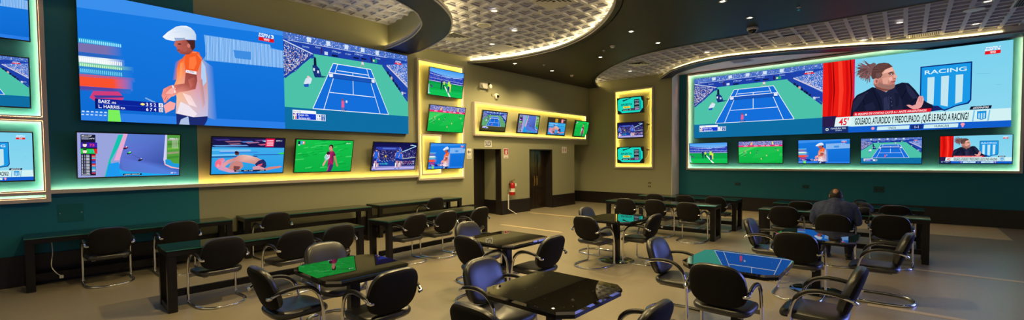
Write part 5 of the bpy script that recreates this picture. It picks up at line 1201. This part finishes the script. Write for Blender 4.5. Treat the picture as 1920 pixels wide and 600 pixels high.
# ------------------------------------------------------------------ the seated man
M['skin'] = mat('skin', (.42, .22, .15), .5); M['hair'] = mat('dark_hair', (.018, .012, .010), .6, noise=(120, .5, 3, (1, 1, 1)))
M['jacket'] = mat('navy_cloth', (.034, .048, .125), .8, noise=(30, .25, 4, (1, 1, 3)), bump=(10, .7, .04)); M['trousers'] = mat('dark_trousers', (.012, .013, .022), .85); M['shoe'] = mat('black_shoe', (.012, .011, .011), .45); M['eye'] = mat('eye_white', (.6, .58, .55), .3); M['lip'] = mat('lip', (.34, .13, .10), .5)
def remesh(name, bm, m, parent, vox, it=4):
    me = bpy.data.meshes.new('tmp'); bm.to_mesh(me); bm.free(); o = bpy.data.objects.new('tmp', me); link(o)
    r = o.modifiers.new('r', 'REMESH'); r.mode = 'VOXEL'; r.voxel_size = vox
    s = o.modifiers.new('s', 'SMOOTH'); s.factor = .5; s.iterations = it
    bpy.context.view_layer.update()
    out = bpy.data.meshes.new_from_object(o.evaluated_get(bpy.context.evaluated_depsgraph_get())); out.name = name
    bpy.data.objects.remove(o); bpy.data.meshes.remove(me)
    out.materials.clear(); out.materials.append(m); out.polygons.foreach_set('use_smooth', [True]*len(out.polygons))
    return mesh_obj(name, out, parent)
def limb(bm, pts, rad, n=6):
    P = catmull(pts, n); k = len(P)
    Rr = []
    for i in range(k):
        t = i/n; a = min(int(t), len(rad)-1); b = min(a+1, len(rad)-1); f = t-a; Rr.append(rad[a]*(1-f)+rad[b]*f)
    tube(bm, P, Rr, 14); ball(bm, P[0], Rr[0], 14, 9); ball(bm, P[-1], Rr[-1], 14, 9)
man = thing('person', 'man in a navy jacket with a bald crown, seated with his back to the room', 'person', (8.45, .82, 0), -PI/2)
HC = Vector((0, .085, 1.052))     # head centre
def torso(bm, g):
    limb(bm, [(0, -.07, .555), (0, -.075, .66), (0, -.06, .77), (0, -.02, .86), (0, .01, .915)], [.155+g, .165+g, .170+g, .155+g, .10+g])
    for s in (-1, 1):
        ball(bm, (s*.09, -.05, .53), (.115+g, .15+g, .115+g), 16, 10); ball(bm, (s*.10, -.03, .80), (.135+g, .135+g, .16+g), 16, 10)
        limb(bm, [(s*.05, .005, .915), (s*.14, .0, .892), (s*.205, .0, .862)], [.062+g, .066+g, .072+g])
def armpts(s): return [(s*.205, .0, .862), (s*.255, .02, .75), (s*.275, .045, .655)], [(s*.275, .045, .655), (s*.245, .16, .635), (s*.185, .275, .632)]
def arms(bm, g, cut=False):
    for s in (-1, 1):
        a, b = armpts(s); limb(bm, a, [.070+g, .058+g, .048+g]); limb(bm, b, [.048+g, .043+g, .030+g])
def legs(bm, g, foot=True):
    for s in (-1, 1):
        limb(bm, [(s*.10, -.04, .530), (s*.135, .20, .535), (s*.155, .42, .505)], [.098+g, .086+g, .064+g]); limb(bm, [(s*.155, .42, .505), (s*.15, .425, .29), (s*.145, .43, .085)], [.060+g, .056+g, .036+g])
bm = BM(); torso(bm, -.004); arms(bm, 0); legs(bm, 0)
limb(bm, [(0, .015, .90), (0, .045, .955), (0, .07, 1.0)], [.068, .060, .060])
ball(bm, HC, (.076, .094, .108), 24, 16); ball(bm, HC+Vector((0, .035, -.055)), (.055, .06, .06), 18, 12)          # skull, jaw
limb(bm, [HC+Vector((0, .088, .010)), HC+Vector((0, .104, -.018)), HC+Vector((0, .110, -.032))], [.010, .013, .016])   # nose
for s in (-1, 1):
    ball(bm, HC+Vector((s*.079, -.008, -.012)), (.011, .022, .032), 12, 8); ball(bm, HC+Vector((s*.032, .078, .026)), (.028, .016, .009), 10, 6); ball(bm, HC+Vector((s*.045, .062, -.022)), (.024, .024, .022), 10, 6)
ball(bm, HC+Vector((0, .088, -.092)), (.022, .014, .014), 10, 6)
for s in (-1, 1):
    w = Vector((s*.185, .275, .632)); d = Vector((-s*.25, 1, -.02)).normalized(); side_ = Vector((s*1, .25, 0)).normalized()
    ball(bm, w+d*.045, (.040, .050, .017), 14, 9, Matrix.Rotation(s*.25, 3, 'Z'))
    for k, L in enumerate((.068, .078, .074, .058)):
        b0 = w+d*.080+side_*(-.030+.020*k)*1.0
        limb(bm, [b0-d*.02, b0+d*L*.5+Vector((0, 0, -.006)), b0+d*L*.82+Vector((0, 0, -.020)), b0+d*L+Vector((0, 0, -.034))], [.0095, .009, .0085, .008], 3)
    b0 = w+d*.025-side_*.036
    limb(bm, [b0+side_*.012, b0-side_*.018+d*.022, b0-side_*.020+d*.052+Vector((0, 0, -.012))], [.012, .0105, .009], 3)
    limb(bm, [(s*.145, .42, .06), (s*.15, .50, .042), (s*.155, .60, .034)], [.036, .038, .030])
remesh('body', bm, M['skin'], man, .0062, 3)
bm = BM(); torso(bm, .016)
for s in (-1, 1):
    a, b = armpts(s); limb(bm, a, [.086, .074, .064]); b = [b[0], b[1], tuple(Vector(b[1]).lerp(Vector(b[2]), .86))]; limb(bm, b, [.064, .056, .044])
limb(bm, [(.0, -.02, .905), (0, .0, .935)], [.086, .074])
jk = remesh('jacket', bm, M['jacket'], man, .012, 4)
bm = BM(); tube(bm, [(.072*math.cos(2*PI*k/20), .022+.078*math.sin(2*PI*k/20), .950+.012*math.sin(2*PI*k/20)*-1) for k in range(20)], .019, 8, closed=True); obj('collar', bm, M['jacket'], jk, smooth=True)
bm = BM(); legs(bm, .015)
for s in (-1, 1): ball(bm, (s*.09, -.05, .53), (.128, .162, .118), 16, 10)
remesh('trousers', bm, M['trousers'], man, .012, 4)
for s in (-1, 1):
    bm = BM(); limb(bm, [(s*.145, .405, .062), (s*.148, .47, .055), (s*.152, .55, .044), (s*.156, .63, .036)], [.046, .050, .049, .036]); box(bm, (s*.15-.042, .36, 0), (s*.15+.046, .65, .022), .008)
    remesh('shoe', bm, M['shoe'], man, .008, 3)
bm = BM(); bmesh.ops.create_uvsphere(bm, u_segments=80, v_segments=56, radius=1)
bald = Vector((0, -.66, .75)).normalized()
kill = []
for f in bm.faces:
    c = f.calc_center_median()
    n = c.normalized()
    if (n.dot(bald) > .865+.02*math.sin(n.x*23)) or (n.y > .30 and n.z < .62) or n.z < -.62 or (n.y > .62) or (abs(n.x) > .8 and n.z < -.05 and n.y > -.2): kill.append(f)
bmesh.ops.delete(bm, geom=kill, context='FACES')
for v in bm.verts: v.co = Vector((v.co.x*.081, v.co.y*.099, v.co.z*.113))*(1+.02*math.sin(v.co.x*37+v.co.z*23))+HC
bmesh.ops.solidify(bm, geom=bm.faces[:], thickness=.008); obj('hair', bm, M['hair'], man, smooth=True)
for s in (-1, 1):
    bm = BM(); ball(bm, HC+Vector((s*.031, .079, .010)), .0115, 12, 8); e_ = obj('eye', bm, M['eye'], man, smooth=True)
    bm = BM(); ball(bm, HC+Vector((s*.031, .0885, .010)), .0045, 10, 6); obj('iris', bm, M['hair'], e_, smooth=True)
    bm = BM(); limb(bm, [HC+Vector((s*.014, .094, .031)), HC+Vector((s*.034, .091, .037)), HC+Vector((s*.052, .078, .030))], [.004, .005, .003], 3); obj('eyebrow', bm, M['hair'], man, smooth=True)
bm = BM(); limb(bm, [HC+Vector((-.022, .090, -.060)), HC+Vector((0, .099, -.060)), HC+Vector((.022, .090, -.060))], [.004, .007, .004], 4); obj('lips', bm, M['lip'], man, smooth=True)

# backpack and bottle on his desk
bag = thing('backpack', 'black backpack slumped on the desk beside the seated man, strap hanging down', 'bag', (9.38, .545, .70), math.radians(4)); bag.scale = (1, 1.05, 1.25)
M['nylon'] = mat('black_nylon', (.014, .014, .02), .55, bump=(40, .6))
bm = BM(); ball(bm, (0, 0, .075), (.15, .145, .085), 20, 12); ball(bm, (-.03, .07, .085), (.11, .075, .08), 16, 10); ball(bm, (.02, -.08, .065), (.11, .07, .065), 16, 10); box(bm, (-.13, -.13, 0), (.13, .13, .06), .02)
remesh('body', bm, M['nylon'], bag, .010, 4)
bm = BM(); ball(bm, (-.12, -.02, .06), (.05, .10, .05), 16, 10); remesh('front_pocket', bm, M['nylon'], bag, .009, 3)
bm = BM(); tube(bm, catmull([(-.06, .10, .165), (0, .04, .185), (.05, -.05, .165)], 6), .009, 6); obj('grab_handle', bm, M['nylon'], bag, smooth=True)
bm = BM(); tube(bm, catmull([(-.10, -.09, .09), (-.17, -.10, .06), (-.225, -.10, .012), (-.255, -.09, -.03), (-.26, -.07, -.10), (-.262, -.04, -.075), (-.26, -.09, -.055)], 6), .011, 6, flat=.4); obj('strap', bm, M['nylon'], bag, smooth=True)
bm = BM(); tube(bm, catmull([(-.165, -.09, .09), (-.172, -.02, .10), (-.163, .06, .09)], 5), .004, 5); obj('zip', bm, M['chrome'], bag, smooth=True)
bt = thing('water_bottle', 'small clear bottle with a blue cap just past the seated man\'s head', 'bottle', (9.37, .795, .70))
gl = mat('clear_plastic', (.55, .72, .85), .12, ior=1.45); gl.node_tree.nodes['Principled BSDF'].inputs['Transmission Weight'].default_value = .55
bm = BM(); lathe(bm, [(0, 0), (.030, 0), (.033, .01), (.033, .06), (.030, .075), (.033, .09), (.033, .15), (.024, .185), (.013, .205), (.013, .222), (0, .222)], 20); obj('bottle_body', bm, gl, bt, smooth=True, angle=50)
bm = BM(); lathe(bm, [(.0145, .212), (.0155, .216), (.0155, .238), (0, .240)], 16); obj('cap', bm, mat('blue_cap', (.03, .16, .55), .4), bt, smooth=True, angle=40)
bm = BM(); lathe(bm, [(.0338, .095), (.0338, .145)], 20); obj('wrapper', bm, mat('pale_wrapper', (.35, .55, .75), .4), bt, smooth=True)

# ------------------------------------------------------------------ light of the rest of the hall, camera
W = bpy.data.worlds.new('hall'); SC.world = W; W.use_nodes = True
nt = W.node_tree; bg = nt.nodes['Background']; bg.inputs[1].default_value = 1
tcw = nt.nodes.new('ShaderNodeTexCoord'); sx_ = nt.nodes.new('ShaderNodeSeparateXYZ'); nt.links.new(tcw.outputs['Generated'], sx_.inputs[0])
def mrange(out, a, b, lo, hi):
    n = nt.nodes.new('ShaderNodeMapRange'); n.interpolation_type = 'SMOOTHSTEP'
    for k, v in zip((1, 2, 3, 4), (a, b, lo, hi)): n.inputs[k].default_value = v
    nt.links.new(out, n.inputs[0]); return n.outputs[0]
def vscale(col, fac):
    n = nt.nodes.new('ShaderNodeVectorMath'); n.operation = 'SCALE'; n.inputs[0].default_value = col; nt.links.new(fac, n.inputs['Scale']); return n.outputs[0]
def vadd(a, b):
    n = nt.nodes.new('ShaderNodeVectorMath'); n.operation = 'ADD'; nt.links.new(a, n.inputs[0]); nt.links.new(b, n.inputs[1]); return n.outputs[0]
# the open hall beyond: blue screens down the side of the teal wall, warm lamps behind the camera
dp_ = nt.nodes.new('ShaderNodeVectorMath'); dp_.operation = 'DOT_PRODUCT'; dp_.inputs[1].default_value = (.809, -.588, 0)
hz_ = nt.nodes.new('ShaderNodeVectorMath'); hz_.operation = 'MULTIPLY'; hz_.inputs[1].default_value = (1, 1, 0); nt.links.new(tcw.outputs['Generated'], hz_.inputs[0])
nz_ = nt.nodes.new('ShaderNodeVectorMath'); nz_.operation = 'NORMALIZE'; nt.links.new(hz_.outputs[0], nz_.inputs[0]); nt.links.new(nz_.outputs[0], dp_.inputs[0])
blue = vadd(vscale((2.6, 3.3, 11), mrange(dp_.outputs['Value'], .965, .992, 0, 1)), vscale((.03, .04, .11), mrange(sx_.outputs['Y'], -.15, -.95, 0, 1.0)))
mm = nt.nodes.new('ShaderNodeMath'); mm.operation = 'MULTIPLY'; nt.links.new(mrange(sx_.outputs['X'], .1, -.8, 0, 1), mm.inputs[0]); nt.links.new(mrange(sx_.outputs['Z'], 0, .12, .05, 1), mm.inputs[1])
warm = vscale((.42, .36, .20), mm.outputs[0])
nt.links.new(vadd(blue, warm), bg.inputs[0])
for x, y, p in ((13.6, 10.4, 30), (9.0, 9.3, 6), (3.6, 4.3, 330), (1.3, 4.4, 240), (5.0, 2.3, 210), (2.2, 1.4, 170)):     # unseen fill spots added without fixtures over near floor, passage and vestibule
    l = bpy.data.lights.new('lamp', 'SPOT'); l.energy = p; l.spot_size = math.radians(140); l.spot_blend = .7; l.color = (1, .76, .35); l.shadow_soft_size = .05
    o = bpy.data.objects.new('lamp', l); link(o); o.location = (x, y, (2.12 if x > 12 else 1.93) if y > 9 else (ZD-.04 if y < 2.6 else ZT-.04))

F_PX, YAW, PITCH, ROLL, CY = 821.642, math.radians(42.00068), math.radians(1.858168), math.radians(-.473664), 323.355
Fv = Vector((math.cos(YAW)*math.cos(PITCH), math.sin(YAW)*math.cos(PITCH), -math.sin(PITCH))); Rv = Vector((math.sin(YAW), -math.cos(YAW), 0)); Uv = Rv.cross(Fv)
c_, s_ = math.cos(ROLL), math.sin(ROLL); R2 = c_*Rv+s_*Uv; U2 = -s_*Rv+c_*Uv
cam = bpy.data.cameras.new('camera'); co = bpy.data.objects.new('camera', cam); link(co)
mw = Matrix((R2, U2, -Fv)).transposed().to_4x4(); mw.translation = Vector((0, 0, 1.68)); co.matrix_world = mw
cam.sensor_fit = 'HORIZONTAL'; cam.sensor_width = 36; cam.lens = 36*F_PX/1920; cam.shift_y = (CY-300)/1920; cam.clip_start = .05
SC.camera = co
vs_ = SC.view_settings; vs_.view_transform = 'Standard'; vs_.look = 'None'; vs_.gamma = 1; vs_.use_curve_mapping = False; vs_.exposure = 0
SC.cycles.max_bounces = 8; SC.cycles.diffuse_bounces = 4; SC.cycles.glossy_bounces = 4; SC.cycles.use_denoising = True; SC.cycles.sample_clamp_indirect = 6
